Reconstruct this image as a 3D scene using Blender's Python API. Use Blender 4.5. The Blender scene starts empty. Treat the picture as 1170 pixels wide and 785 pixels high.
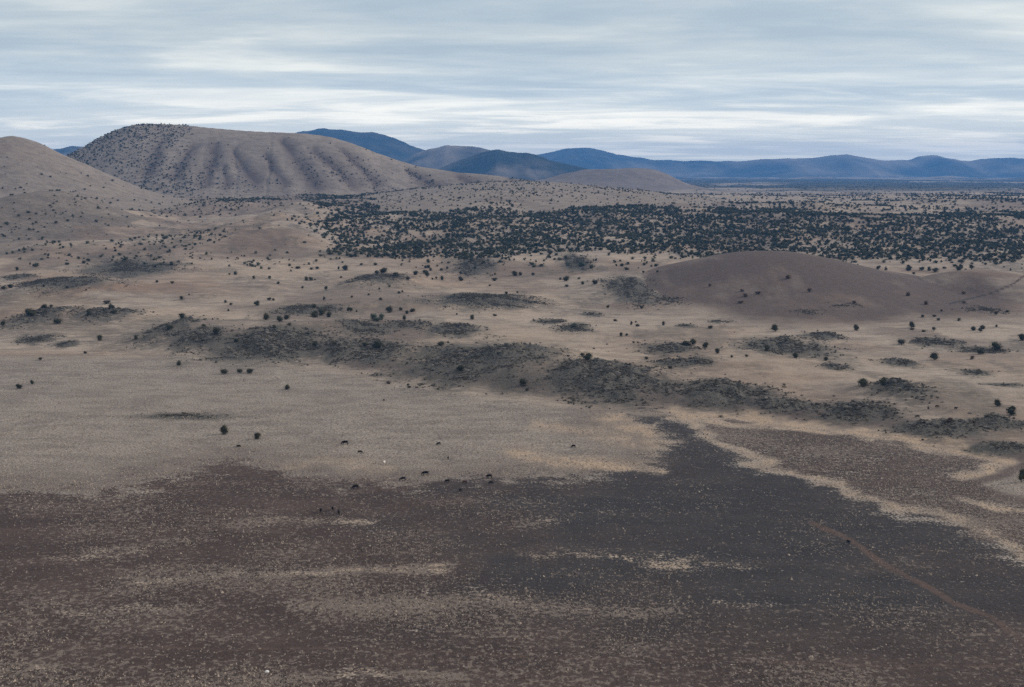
import bpy, bmesh, math, random
import numpy as np
from mathutils import Vector

rng = np.random.default_rng(7)
random.seed(7)
SC = bpy.context.scene
COL = SC.collection
R = math.radians

# ------------------------------------------------------------------ camera
CAM_H = 105.0
F, CX, CY = 1300.0, 585.0, 392.5           # focal length and centre, in pixels of the 1170 px wide photograph
PITCH = math.atan(197.5 / F)
CP, SP = math.cos(PITCH), math.sin(PITCH)
cam_d = bpy.data.cameras.new('camera')
cam_d.sensor_width = 36.0
cam_d.lens = F / 1170.0 * 36.0
cam_d.clip_start, cam_d.clip_end = 1.0, 60000.0
cam = bpy.data.objects.new('camera', cam_d)
COL.objects.link(cam)
cam.location = (0, 0, CAM_H)
cam.rotation_euler = (math.pi / 2 - PITCH, 0, 0)
SC.camera = cam


def proj(x, y, z):
    dz = z - CAM_H
    d = np.maximum(y * CP - dz * SP, 1.0)
    return CX + F * x / d, CY - F * (y * SP + dz * CP) / d


def ray(u, v):
    a, b = (u - CX) / F, (CY - v) / F
    return a, CP + b * SP, -SP + b * CP


def at_depth(u, v, Y):
    a, b, c = ray(u, v)
    return a * Y / b, CAM_H + c * Y / b


# ------------------------------------------------------------------ noise
def _h(ix, iy, seed):
    n = (ix.astype(np.int64) * 374761393 + iy.astype(np.int64) * 668265263 + seed * 974634777) & 0x7FFFFFFF
    n = ((n ^ (n >> 13)) * 1274126177) & 0x7FFFFFFF
    n = n ^ (n >> 16)
    return (n & 0xFFFFFF) / float(0xFFFFFF)


def vnoise(x, y, seed=0):
    ix, iy = np.floor(x), np.floor(y)
    fx, fy = x - ix, y - iy
    fx = fx * fx * fx * (fx * (fx * 6 - 15) + 10)
    fy = fy * fy * fy * (fy * (fy * 6 - 15) + 10)
    a, b = _h(ix, iy, seed), _h(ix + 1, iy, seed)
    c, d = _h(ix, iy + 1, seed), _h(ix + 1, iy + 1, seed)
    return (a + (b - a) * fx) * (1 - fy) + (c + (d - c) * fx) * fy


def fbm(x, y, seed=0, octs=4, gain=.5):
    s, a, t = 0.0, 1.0, 0.0
    for k in range(octs):
        s = s + a * vnoise(x * 2 ** k + 17.3 * k, y * 2 ** k - 9.1 * k, seed + k)
        t += a
        a *= gain
    return s / t


def sstep(x, a, b):
    t = np.clip((x - a) / (b - a), 0, 1)
    return t * t * (3 - 2 * t)


def smooth_poly(xs, ys, x):
    """Cubic (Catmull-Rom with limited slopes) interpolation of a profile."""
    xs, ys = np.asarray(xs, float), np.asarray(ys, float)
    d = np.diff(ys) / np.diff(xs)
    m = np.zeros_like(ys)
    m[1:-1] = np.where(d[:-1] * d[1:] > 0, 2 * d[:-1] * d[1:] / (d[:-1] + d[1:] + 1e-12), 0)
    i = np.clip(np.searchsorted(xs, x) - 1, 0, len(xs) - 2)
    hh = xs[i + 1] - xs[i]
    t = np.clip((x - xs[i]) / hh, 0, 1)
    return ((2 * t**3 - 3 * t**2 + 1) * ys[i] + (t**3 - 2 * t**2 + t) * hh * m[i]
            + (-2 * t**3 + 3 * t**2) * ys[i + 1] + (t**3 - t**2) * hh * m[i + 1])


def poly_dist(u, v, pts, vs=2.5):
    """Distance of points to a polyline, and the position along it."""
    best = np.full(u.shape, 1e9)
    for (a, b), (c, d) in zip(pts[:-1], pts[1:]):
        dx, dy = c - a, (d - b) * vs
        px, py = u - a, (v - b) * vs
        t = np.clip((px * dx + py * dy) / (dx * dx + dy * dy + 1e-9), 0, 1)
        best = np.minimum(best, (px - t * dx) ** 2 + (py - t * dy) ** 2)
    return np.sqrt(best)


def poly_sd(u, v, pts, vs=2.5):
    """Signed distance to a closed outline, positive inside."""
    d = poly_dist(u, v, pts + pts[:1], vs)
    ins = np.zeros(u.shape, bool)
    for (a, b), (c, e) in zip(pts, pts[1:] + pts[:1]):
        if b == e:
            continue
        hit = ((b > v) != (e > v)) & (u < (c - a) * (v - b) / (e - b) + a)
        ins ^= hit
    return np.where(ins, d, -d)


# ------------------------------------------------------------------ terrain
PROFILE = ([-40000, 0, 620, 800, 1000, 1100, 1400, 1733, 2000, 2600, 3500, 5000, 8000, 40000],
           [0, 0, 0, 3, 9, 13, 28, 43, 46, 43, 37, 32, 30, 30])
DRAIN = [(-900, 385), (-300, 388), (0, 397), (180, 403), (300, 409), (380, 417), (500, 441), (620, 456), (720, 464), (790, 471), (870, 479), (1000, 491),
         (1100, 514), (1170, 531), (1400, 570), (2200, 690)]
DU, DV = [p[0] for p in DRAIN], [p[1] for p in DRAIN]


def zone_v(x, y):
    """How far (in picture rows at plain level) a spot lies beyond the drainage line."""
    u, v = proj(x, np.maximum(y, 30.0), 0.0 * x)
    return np.interp(u, DU, DV) - v, u, v


def base_h(x, y):
    e = smooth_poly(*PROFILE, y)
    zz, u, v = zone_v(x, y)
    zone = sstep(zz, 2, 42) * sstep(y, 150, 300)
    far = sstep(y, 900, 1700)
    sw = (fbm(x / 150, y / 170, 3, 4) - .5) * (9 + 6 * sstep(y, 700, 1000) + 22 * far * sstep(-x, -300, 300)) * zone
    sw = sw + (fbm(x / 480, y / 520, 11, 3) - .5) * 16 * far * sstep(y, 1000, 1500) * (1 - .6 * sstep(y, 2600, 4000))
    gully = -1.6 * np.exp(-((zz - 3) / 9) ** 2) * sstep(y, 200, 300)
    near = (fbm(x / 60, y / 60, 21, 4) - .5) * 1.3 + (fbm(x / 9, y / 9, 31, 3) - .5) * .35
    return e + sw + gully + near * sstep(9000 - y, 0, 5000)


SPOTS = {}
_YS = np.concatenate([np.arange(190, 1200, 4.0), np.arange(1200, 4200, 14.0)])


def locate(pts, hf):
    """Where the sight lines of picture points meet the ground, for many points at once."""
    pts = [p for p in dict.fromkeys(pts) if (p, hf) not in SPOTS]
    if not pts:
        return
    a, b, c = ray(np.array([p[0] for p in pts], float), np.array([p[1] for p in pts], float))
    sx, sz = (a / b)[:, None], (c / b)[:, None]
    X, Y = sx * _YS[None], np.broadcast_to(_YS[None], (len(pts), len(_YS)))
    under = CAM_H + sz * _YS[None] < hf(X.ravel(), Y.ravel().copy()).reshape(X.shape)
    k = np.where(under.any(1), under.argmax(1), len(_YS) - 1)
    lo, hi = _YS[np.maximum(k - 1, 0)], _YS[k]
    for _ in range(14):
        m = (lo + hi) / 2
        un = CAM_H + sz[:, 0] * m < hf(sx[:, 0] * m, m)
        hi, lo = np.where(un, m, hi), np.where(un, lo, m)
    for p, x, y in zip(pts, sx[:, 0] * hi, hi):
        SPOTS[(p, hf)] = (float(x), float(y))


def unproject(u, v, hf=None):
    hf = hf or full_h
    locate([(u, v)], hf)
    return SPOTS[((u, v), hf)]


# hills: silhouettes read off the photograph, each set at its own distance
HILLS = [
    dict(name='hill', D=1900, kind='cone', x0=16, pts=[(-260, 238), (-130, 214), (-70, 192), (-20, 164), (0, 158), (16, 155.5), (38, 161), (70, 177), (100, 191), (135, 207), (165, 219), (200, 229), (240, 236)],
         k=1.0, label='smooth pale cone hill at the left edge of the photo', cat='hill'),
    dict(name='hill', D=1500, kind='cone', x0=60, pts=[(-90, 252), (-20, 233), (30, 221), (60, 218), (85, 220), (115, 232), (150, 246)], k=.9,
         label='low dark knob at the foot of the left cone hill', cat='hill'),
    dict(name='hill', D=2620, kind='ridge', pts=[(-40, 232), (30, 203), (70, 181), (95, 168), (118, 155), (140, 146), (158, 142), (180, 141.5), (205, 142.5), (240, 146), (290, 150), (340, 152), (372, 155.5),
         (400, 163), (440, 178), (480, 190), (520, 196), (560, 200), (620, 207), (680, 213), (740, 220), (800, 226)],
         slope=2.1, gully=1.0, label='large flat topped grassy hill with dark gullies', cat='hill'),
    dict(name='hill', D=2350, kind='cone', x0=600, pts=[(430, 222), (500, 214), (560, 209), (610, 207), (660, 211), (740, 219), (800, 226)], k=.6,
         label='low pale spur running right from the flat topped hill', cat='hill'),
    dict(name='hill', D=4300, kind='cone', x0=705, pts=[(560, 214), (620, 205), (650, 197.5), (672, 193.5), (700, 194), (725, 192), (745, 193.5), (762, 199), (785, 210), (820, 217)], k=.8,
         label='small brown knoll in front of the blue mountains', cat='hill'),
    dict(name='hill', D=1010, kind='cone', x0=885, pts=[(540, 331), (620, 327), (680, 322), (730, 314.5), (770, 304.5), (820, 293.5), (855, 288.5), (885, 287), (915, 289), (955, 296.5), (1000, 307), (1045, 315), (1100, 322), (1200, 327), (1300, 332)],
         k=.88, label='rounded bare brown knoll in the middle distance at right', cat='hill'),
    dict(name='hill', D=960, kind='cone', x0=1112, pts=[(1000, 336), (1040, 324), (1075, 314), (1105, 309.5), (1130, 309.5), (1165, 314), (1230, 325), (1330, 332)], k=.95,
         label='low shoulder right of the brown knoll, crossed by a track', cat='hill'),
    dict(name='mountain', D=8500, kind='ridge', pts=[(-300, 190), (0, 178), (60, 170), (85, 167), (105, 168), (150, 180), (220, 196)], slope=4.5,
         label='bluish far ridge in the gap between the left hills', cat='mountain'),
    dict(name='mountain', D=9500, kind='ridge', pts=[(180, 196), (280, 168), (330, 153), (350, 148.5), (372, 147), (400, 150), (436, 152.5), (455, 158), (480, 170), (510, 181), (560, 196)], slope=3.5, gully=.8,
         label='dark blue flat topped mountain behind the large grassy hill', cat='mountain'),
    dict(name='mountain', D=8000, kind='ridge', pts=[(440, 196), (480, 172), (505, 166.5), (535, 167), (560, 171), (590, 184), (640, 198)], slope=3.5,
         label='small brownish blue mountain beside the flat topped blue one', cat='mountain'),
    dict(name='mountain', D=6800, kind='ridge', pts=[(480, 200), (520, 184), (552, 174), (572, 171.5), (600, 174.5), (630, 182), (655, 189), (700, 197), (760, 207)], slope=3.2, gully=.6,
         label='dark rounded blue mountain in front of the peaked one', cat='mountain'),
    dict(name='mountain', D=10500, kind='ridge', pts=[(470, 216), (560, 212), (640, 206), (700, 207), (770, 203), (830, 206), (890, 204), (930, 201.5), (985, 206), (1040, 204), (1085, 201), (1130, 205), (1180, 202), (1260, 206), (1400, 203), (1600, 210)], slope=7.0, gully=.5,
         label='low blue foothills beneath the long mountain range', cat='foothills'),
    dict(name='mountain', D=14000, kind='ridge', pts=[(480, 198), (560, 186), (600, 179), (625, 174.5), (650, 169), (668, 168), (688, 171), (715, 178), (745, 181.5), (790, 184), (840, 184), (880, 182), (920, 181), (945, 178.5), (968, 177),
         (990, 180.5), (1015, 183.5), (1035, 183), (1052, 179), (1068, 178), (1085, 180.5), (1105, 184), (1130, 181.5), (1150, 180.5), (1180, 182), (1230, 179), (1320, 184), (1500, 182), (1700, 192), (2000, 200)], slope=6.0, gully=.9,
         label='long blue mountain range along the right horizon', cat='mountain'),
]
for H in HILLS:
    xz = [at_depth(u, v, H['D']) for u, v in H['pts']]
    H['X'] = np.array([p[0] for p in xz])
    H['Z'] = np.array([p[1] for p in xz])
    for q, w_ in ((0, -1), (-1, 1)):
        H['X'] = np.insert(H['X'], 0 if q == 0 else len(H['X']), H['X'][q] + w_ * 1500)
        H['Z'] = np.insert(H['Z'], 0 if q == 0 else len(H['Z']), H['Z'][q] - 260)
    H['x0w'] = at_depth(H.get('x0', 0), 200, H['D'])[0]


GULLY_PX = [((222, 168), (203, 200), 12, 5), ((246, 166), (234, 209), 13, 7), ((268, 172), (293, 206), 13, 7), ((306, 174), (322, 210), 11, 6), ((322, 160), (362, 212), 17, 9),
            ((358, 170), (402, 208), 19, 9), ((392, 172), (428, 206), 13, 6), ((186, 160), (168, 196), 12, 4), ((525, 201), (565, 222), 18, 6), ((585, 207), (650, 224), 22, 6), ((466, 194), (505, 216), 12, 5), ((255, 190), (258, 210), 8, 3)]
GULLY = []          # x0, y0, x1, y1, width, depth in metres, on the flat topped hill


def gully_amt(x, y):
    """Depth carved into the flat topped hill, and how far inside a gully a spot is (0..1)."""
    dep, ins = np.zeros_like(x), np.zeros_like(x)
    wx = x + 22 * (fbm(x / 45, y / 45, 74, 3) - .5)
    for x0, y0, x1, y1, w_, d_ in GULLY:
        m = (y < max(y0, y1) + 90) & (y > min(y0, y1) - 90) & (np.abs(x - (x0 + x1) / 2) < abs(x1 - x0) / 2 + 4 * w_)
        if not m.any():
            continue
        ex, ey = x1 - x0, y1 - y0
        t = ((wx[m] - x0) * ex + (y[m] - y0) * ey) / (ex * ex + ey * ey)
        tc = np.clip(t, 0, 1)
        q = np.hypot(wx[m] - x0 - tc * ex, (y[m] - y0 - tc * ey) * .8) / (w_ * (.7 + .7 * tc))
        g_ = np.exp(-np.abs(q) ** 1.5)
        dep[m] = np.maximum(dep[m], .72 * d_ * g_)
        ins[m] = np.maximum(ins[m], g_)
    return dep, ins


def hill_h(H, x, y):
    D = H['D']
    e0 = float(smooth_poly(*PROFILE, np.array([float(D)]))[0]) - 6.0
    if H['kind'] == 'cone':
        dx, dy = x - H['x0w'], (y - D) * H['k']
        r = np.sqrt(dx * dx + dy * dy) + 1e-6
        w = sstep(dx / r, -1, 1)
        zl = smooth_poly(H['X'], H['Z'], H['x0w'] - r)
        zr = smooth_poly(H['X'], H['Z'], H['x0w'] + r)
        z = zl * (1 - w) + zr * w
        if D == 2350:
            z = z + 9 * (fbm((x + .5 * (y - D)) / 75, y / 260, 52, 3) - .5)
        n = (fbm(x / 40, y / 40, 51, 4) - .5) * np.clip((z - e0) * .06, 0, 3.0)
        return z + n
    zt = smooth_poly(H['X'], H['Z'], x) - e0
    if D > 3000:
        zt = zt * (1 + .13 * (fbm(x / (D * .018), x * 0 + D, 83, 4) - .5))
    zraw = zt
    zt = np.maximum(zt, .1)
    wd = np.maximum(zt * H['slope'], 60 + 0.01 * D)
    t = np.abs(y - D) / wd
    g = np.where(t < 1, (1 - sstep(t, -.15, 1.0)) / (1 - sstep(np.array(0.), -.15, 1.0)), 0)
    g = np.where(t < 1, g, -(t - 1) * .2)
    z = e0 + zt * g + np.minimum(zraw, 0) - np.maximum(t - 1, 0) * 12
    if H.get('gully'):
        s = D / 2600.0
        q = x + (y - D) * .2 + 46 * s * (fbm(x / (130 * s), y / (130 * s), 61, 3) - .5)
        rid = sstep(1 - np.abs(2 * vnoise(q / (47 * s), y * 0 + .5, 71) - 1), .45, 1.0)
        rid2 = 1 - np.abs(2 * vnoise(q / (24 * s), y / (600 * s), 72) - 1)
        if D == 2620:
            z = z - gully_amt(x, y)[0]
            rid = rid * .04
        env = np.clip(1 - np.abs(t - .45) / .45, 0, 1)
        amp = .25 + 1.1 * fbm(x / (260 * s), y / (400 * s), 73, 2)
        z = z - (rid ** 1.5 * .085 + rid2 ** 2.0 * .02) * H['gully'] * zt * env * amp
    z = z + (fbm(x / (D * .04), y / (D * .04), 81, 4) - .5) * zt * (.07 if D < 5000 else .26) * np.clip(t * 3, 0.05, 1)
    return z


def full_hill(x, y):
    return np.maximum(base_h(x, y), hill_h(HILLS[2], x, y))


# mounds of dark rock and scrub: centre column, lowest row, width, height (photo pixels), real height in metres, label
OUT = [
    (140, 313, 92, 11, 3.0, 'long low grey mound of scrub on the far left flat'),
    (17, 320, 24, 5, 1.6, 'small flat dark mound near the left edge on orange soil'),
    (70, 322, 28, 3.5, 1.0, 'thin dark strip of low scrub on the orange soil'),
    (60, 334, 90, 12, 3.5, 'brown scrubby ridge crossing the orange soil at far left'),
    (36, 370, 44, 16, 4.0, 'dark rocky knob with a large bush near the left edge'),
    (112, 368, 56, 11, 3.0, 'dark rocky patch under a cluster of junipers at left'),
    (72, 396, 26, 5, 1.2, 'small dark scrub patch just above the pale plain at left'),
    (36, 391, 40, 6, 1.2, 'faint grey scrub patch near the left edge above the plain'),
    (186, 388, 50, 22, 6.0, 'steep dark rocky bump left of the broad dark slope'),
    (218, 402, 50, 15, 3.0, 'dark rocky foot below the steep left bump'),
    (300, 411, 128, 26, 6.0, 'broad dark rocky slope above the pale plain, left of centre'),
    (345, 361, 64, 12, 3.0, 'dark scrubby rise carrying three dense junipers'),
    (384, 411, 38, 18, 3.5, 'small dark rocky dome at the foot of the slope'),
    (412, 383, 56, 14, 3.5, 'dark scrub slope beneath the grey green bushes'),
    (464, 375, 42, 9, 3.0, 'narrow peaked row of rocks right of the grey bushes'),
    (516, 383, 58, 14, 4.5, 'pale topped rock pile standing on the grassy flat'),
    (428, 411, 64, 20, 4.0, 'dark rocky hump at the left end of the largest outcrop'),
    (545, 428, 180, 44, 9.0, 'largest dark rocky outcrop, in the centre of the photo'),
    (703, 452, 124, 37, 8.0, 'second largest dark outcrop, right of the central one'),
    (768, 404, 54, 14, 3.5, 'small dark outcrop with bushes above the rocky hump'),
    (786, 424, 58, 13, 3.0, 'grey rocky hump behind the blocky dark outcrop'),
    (838, 461, 96, 29, 7.0, 'blocky dark outcrop above the tan lined plain'),
    (905, 405, 88, 20, 5.0, 'grey speckled slope under the outcrop on the right flat'),
    (944, 387, 38, 10, 3.5, 'dark rock ledge with a low line running right'),
    (905, 470, 62, 13, 3.0, 'low split outcrop just above the drainage'),
    (984, 478, 94, 22, 5.5, 'wide dark outcrop low on the right, above the drainage'),
    (1038, 459, 58, 22, 6.5, 'peaked dark outcrop right of two round junipers'),
    (1033, 418, 38, 9, 2.5, 'small isolated dark mound on the right flat'),
    (956, 428, 28, 8, 3.0, 'little pointed rock mound left of two round junipers'),
    (1078, 395, 48, 10, 3.5, 'twin humped grey mound on the right flat'),
    (1118, 428, 34, 7, 2.0, 'small smooth dark mound near the right edge'),
    (1078, 496, 92, 18, 4.5, 'long ragged outcrop above the tan edge at lower right'),
    (1148, 489, 60, 17, 4.5, 'dark outcrop at the right edge under a bushy juniper'),
    (1150, 516, 66, 13, 3.0, 'lowest scrubby outcrop at the right edge'),
    (628, 370, 26, 6, 1.8, 'small green scrub patch on the central flat'),
    (658, 378, 34, 9, 2.5, 'green scrub mound just right of the scrub patch'),
    (726, 343, 46, 22, 6.0, 'dark cliffy outcrop at the left foot of the brown knoll'),
    (765, 350, 28, 7, 2.0, 'small rock tongue trailing right from the cliffy outcrop'),
    (424, 326, 58, 13, 4.0, 'grey scrub mound with a pale side on the far flat'),
    (552, 349, 110, 10, 3.0, 'long dark scrub ridge on the middle flat'),
    (540, 310, 44, 8, 2.5, 'low dark mound just in front of the woodland'),
    (660, 306, 30, 9, 2.0, 'clump of grey scrub in front of the woodland edge'),
    (785, 374, 18, 4, 1.2, 'tiny scrub mound between the far flat and the knoll foot'),
    (675, 361, 22, 4.5, 1.5, 'tiny dark scrub mound left of the knoll foot'),
    (926, 366, 32, 4, 1.2, 'flat dark scrub strip in front of the brown knoll'),
    (968, 361, 28, 3.5, 1.0, 'faint grey scrub strip right of the knoll foot strip'),
    (825, 371, 26, 4, 1.2, 'thin dark scrub line on the flat below the knoll'),
    (208, 478, 90, 6.5, .6, 'flat streak of dark weeds on the left pale plain'),
    (1132, 362, 44, 6, 1.2, 'grey scrub line along the pale strip at right edge'),
    (1128, 402, 52, 8, 1.5, 'dark low thicket with a juniper at right edge'),
    (1150, 443, 40, 5, 1.2, 'thin dark scrub line near right edge above the juniper'),
]
locate([(o_[0], o_[1]) for o_ in OUT], base_h)
locate([p for q in GULLY_PX for p in q[:2]], full_hill)
GULLY += [(*unproject(*q[0], full_hill), *unproject(*q[1], full_hill), q[2], q[3]) for q in GULLY_PX]
MOUNDS = []          # x, y, a, b, height
for cx, vb, w, hp, hz, lab in OUT:
    x, y0 = unproject(cx, vb, base_h)
    sc = math.hypot(y0, CAM_H) / F                      # metres per pixel
    a = w * sc / 2 * 1.12
    graze = (CAM_H - 2) / y0
    b = max((hp * sc - hz * .55) / graze * .5, a * .22, 1.5) * 1.3
    MOUNDS.append((x, y0 + b * .75, a, b, hz))
# grassy swells without rock
for cx, vb, w, hp, hz in [(285, 396, 240, 36, 7), (70, 372, 200, 26, 5), (60, 342, 170, 24, 6), (420, 330, 120, 20, 5), (100, 266, 260, 18, 13), (290, 268, 120, 18, 12), (40, 250, 160, 12, 9), (215, 250, 120, 10, 8), (300, 282, 160, 20, 9), (120, 292, 260, 16, 7), (640, 440, 260, 40, 4),
                          (890, 440, 220, 50, 4), (1080, 470, 200, 40, 4), (560, 345, 170, 16, 4), (700, 345, 150, 22, 4), (240, 345, 120, 12, 2.5)]:
    x, y0 = unproject(cx, vb, base_h)
    sc = math.hypot(y0, CAM_H) / F
    MOUNDS.append((x, y0 + hp * sc / ((CAM_H - 5) / y0) * .35, w * sc / 2, hp * sc / ((CAM_H - 5) / y0) * .5, hz))
NOUT = len(OUT)


def mound_sum(x, y):
    z = np.zeros_like(x)
    for k, (mx, my, a, b, hz) in enumerate(MOUNDS):
        m = (np.abs(x - mx) < 2.2 * a) & (np.abs(y - my) < 2.2 * b)
        if not m.any():
            continue
        wx = x[m] + .9 * a * (fbm(x[m] / (a * .55 + 2), y[m] / (a * .55 + 2), 210 + k, 3) - .5)
        wy = y[m] + .9 * b * (fbm(x[m] / (a * .45 + 2), y[m] / (b * .55 + 2), 260 + k, 3) - .5)
        q = ((wx - mx) / a) ** 2 + ((wy - my) / b) ** 2
        bump = np.exp(-q * 1.15)
        if k < NOUT:
            bump = bump * (.15 + 1.75 * sstep(fbm(x[m] / (a * .38 + 3), y[m] / (b * .34 + 3), 200 + k, 4), .22, .72)) + .10 * sstep(fbm(x[m] / 7, y[m] / 5, 230 + k, 3), .4, .62) * np.exp(-q)
        z[m] += hz * (.40 if k < NOUT else 1) * bump
    return z


def full_h(x, y, want_id=False):
    z = base_h(x, y) + mound_sum(x, y)
    ids = np.zeros(x.shape, np.int32)
    for k, H in enumerate(HILLS):
        ext = max(H['D'] * .12, 500) if H['D'] > 3000 else 1200
        lo, hi = H['X'][0], H['X'][-1]
        m = (x > lo) & (x < hi) & (np.abs(y - H['D']) < max(ext, (H['Z'].max()) * H.get('slope', 3) * 1.25))
        if not m.any():
            continue
        hh = hill_h(H, x[m], y[m])
        zz = z[m]
        kk = 5.0 + H['D'] * .0012 if H['D'] > 1200 else 3.5
        d = hh - zz
        s = np.clip(.5 + .5 * d / kk, 0, 1)
        z[m] = zz * (1 - s) + hh * s + kk * s * (1 - s) * .5
        i = ids[m]
        i[d > kk * .25] = k + 1
        ids[m] = i
    return (z, ids) if want_id else z


# ------------------------------------------------------------------ helpers for objects
def obj(name, mesh, mat=None, parent=None, label=None, cat=None, group=None, kind=None):
    o = bpy.data.objects.new(name, mesh)
    COL.objects.link(o)
    if mat is not None and mesh is not None and not mesh.materials:
        for m in (mat if isinstance(mat, (list, tuple)) else [mat]):
            mesh.materials.append(m)
    if parent is not None:
        o.parent = parent
    tag(o, label, cat, group, kind)
    return o


def tag(o, label=None, cat=None, group=None, kind=None):
    for k, v in (('label', label), ('category', cat), ('group', group), ('kind', kind)):
        if v:
            o[k] = v
    return o


def np_mesh(name, verts, faces, smooth=True, attrs=None, matidx=None):
    """verts (n,3), faces (m,k) with one k."""
    me = bpy.data.meshes.new(name)
    n, (m, k) = len(verts), faces.shape
    me.vertices.add(n)
    me.vertices.foreach_set('co', np.ascontiguousarray(verts, np.float32).ravel())
    me.loops.add(m * k)
    me.loops.foreach_set('vertex_index', np.ascontiguousarray(faces, np.int32).ravel())
    me.polygons.add(m)
    me.polygons.foreach_set('loop_start', np.arange(0, m * k, k, dtype=np.int32))
    me.polygons.foreach_set('loop_total', np.full(m, k, np.int32))
    me.polygons.foreach_set('use_smooth', np.full(m, smooth, bool))
    if matidx is not None:
        me.polygons.foreach_set('material_index', np.ascontiguousarray(matidx, np.int32))
    for an, av in (attrs or {}).items():
        at = me.attributes.new(an, 'FLOAT', 'POINT')
        at.data.foreach_set('value', np.ascontiguousarray(av, np.float32))
    me.update()
    return me


# ------------------------------------------------------------------ materials
class NT:
    def __init__(self, name):
        self.m = bpy.data.materials.new(name)
        self.m.use_nodes = True
        self.t = self.m.node_tree
        self.b = self.t.nodes['Principled BSDF']
        self.b.inputs['Roughness'].default_value = .95
        self.b.inputs['Specular IOR Level'].default_value = .12

    def n(self, typ, **kw):
        x = self.t.nodes.new(typ)
        for k, v in kw.items():
            setattr(x, k, v)
        return x

    def link(self, a, b):
        self.t.links.new(a, b)

    def val(self, sock, v):
        if isinstance(v, bpy.types.NodeSocket):
            self.link(v, sock)
        else:
            sock.default_value = v

    def math(self, op, a, b=0.0, c=None, clamp=False):
        x = self.n('ShaderNodeMath', operation=op, use_clamp=clamp)
        self.val(x.inputs[0], a)
        self.val(x.inputs[1], b)
        if c is not None:
            self.val(x.inputs[2], c)
        return x.outputs[0]

    def mix(self, f, a, b):
        x = self.n('ShaderNodeMix', data_type='RGBA')
        x.clamp_factor = True
        self.val(x.inputs[0], f)
        for s, v in ((x.inputs[6], a), (x.inputs[7], b)):
            self.val(s, v if isinstance(v, bpy.types.NodeSocket) else (*v, 1))
        return x.outputs[2]

    def ramp(self, f, lo, hi):
        x = self.n('ShaderNodeMapRange', interpolation_type='SMOOTHSTEP')
        self.val(x.inputs[0], f)
        self.val(x.inputs[1], lo)
        self.val(x.inputs[2], hi)
        return x.outputs[0]

    def attr(self, name):
        return self.n('ShaderNodeAttribute', attribute_name=name).outputs['Fac']

    def noise(self, scale, detail=3, rough=.55, vec=None, dist=0.0):
        x = self.n('ShaderNodeTexNoise')
        x.inputs['Scale'].default_value = scale
        x.inputs['Detail'].default_value = detail
        x.inputs['Roughness'].default_value = rough
        x.inputs['Distortion'].default_value = dist
        if vec is not None:
            self.link(vec, x.inputs['Vector'])
        return x.outputs[0]


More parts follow.
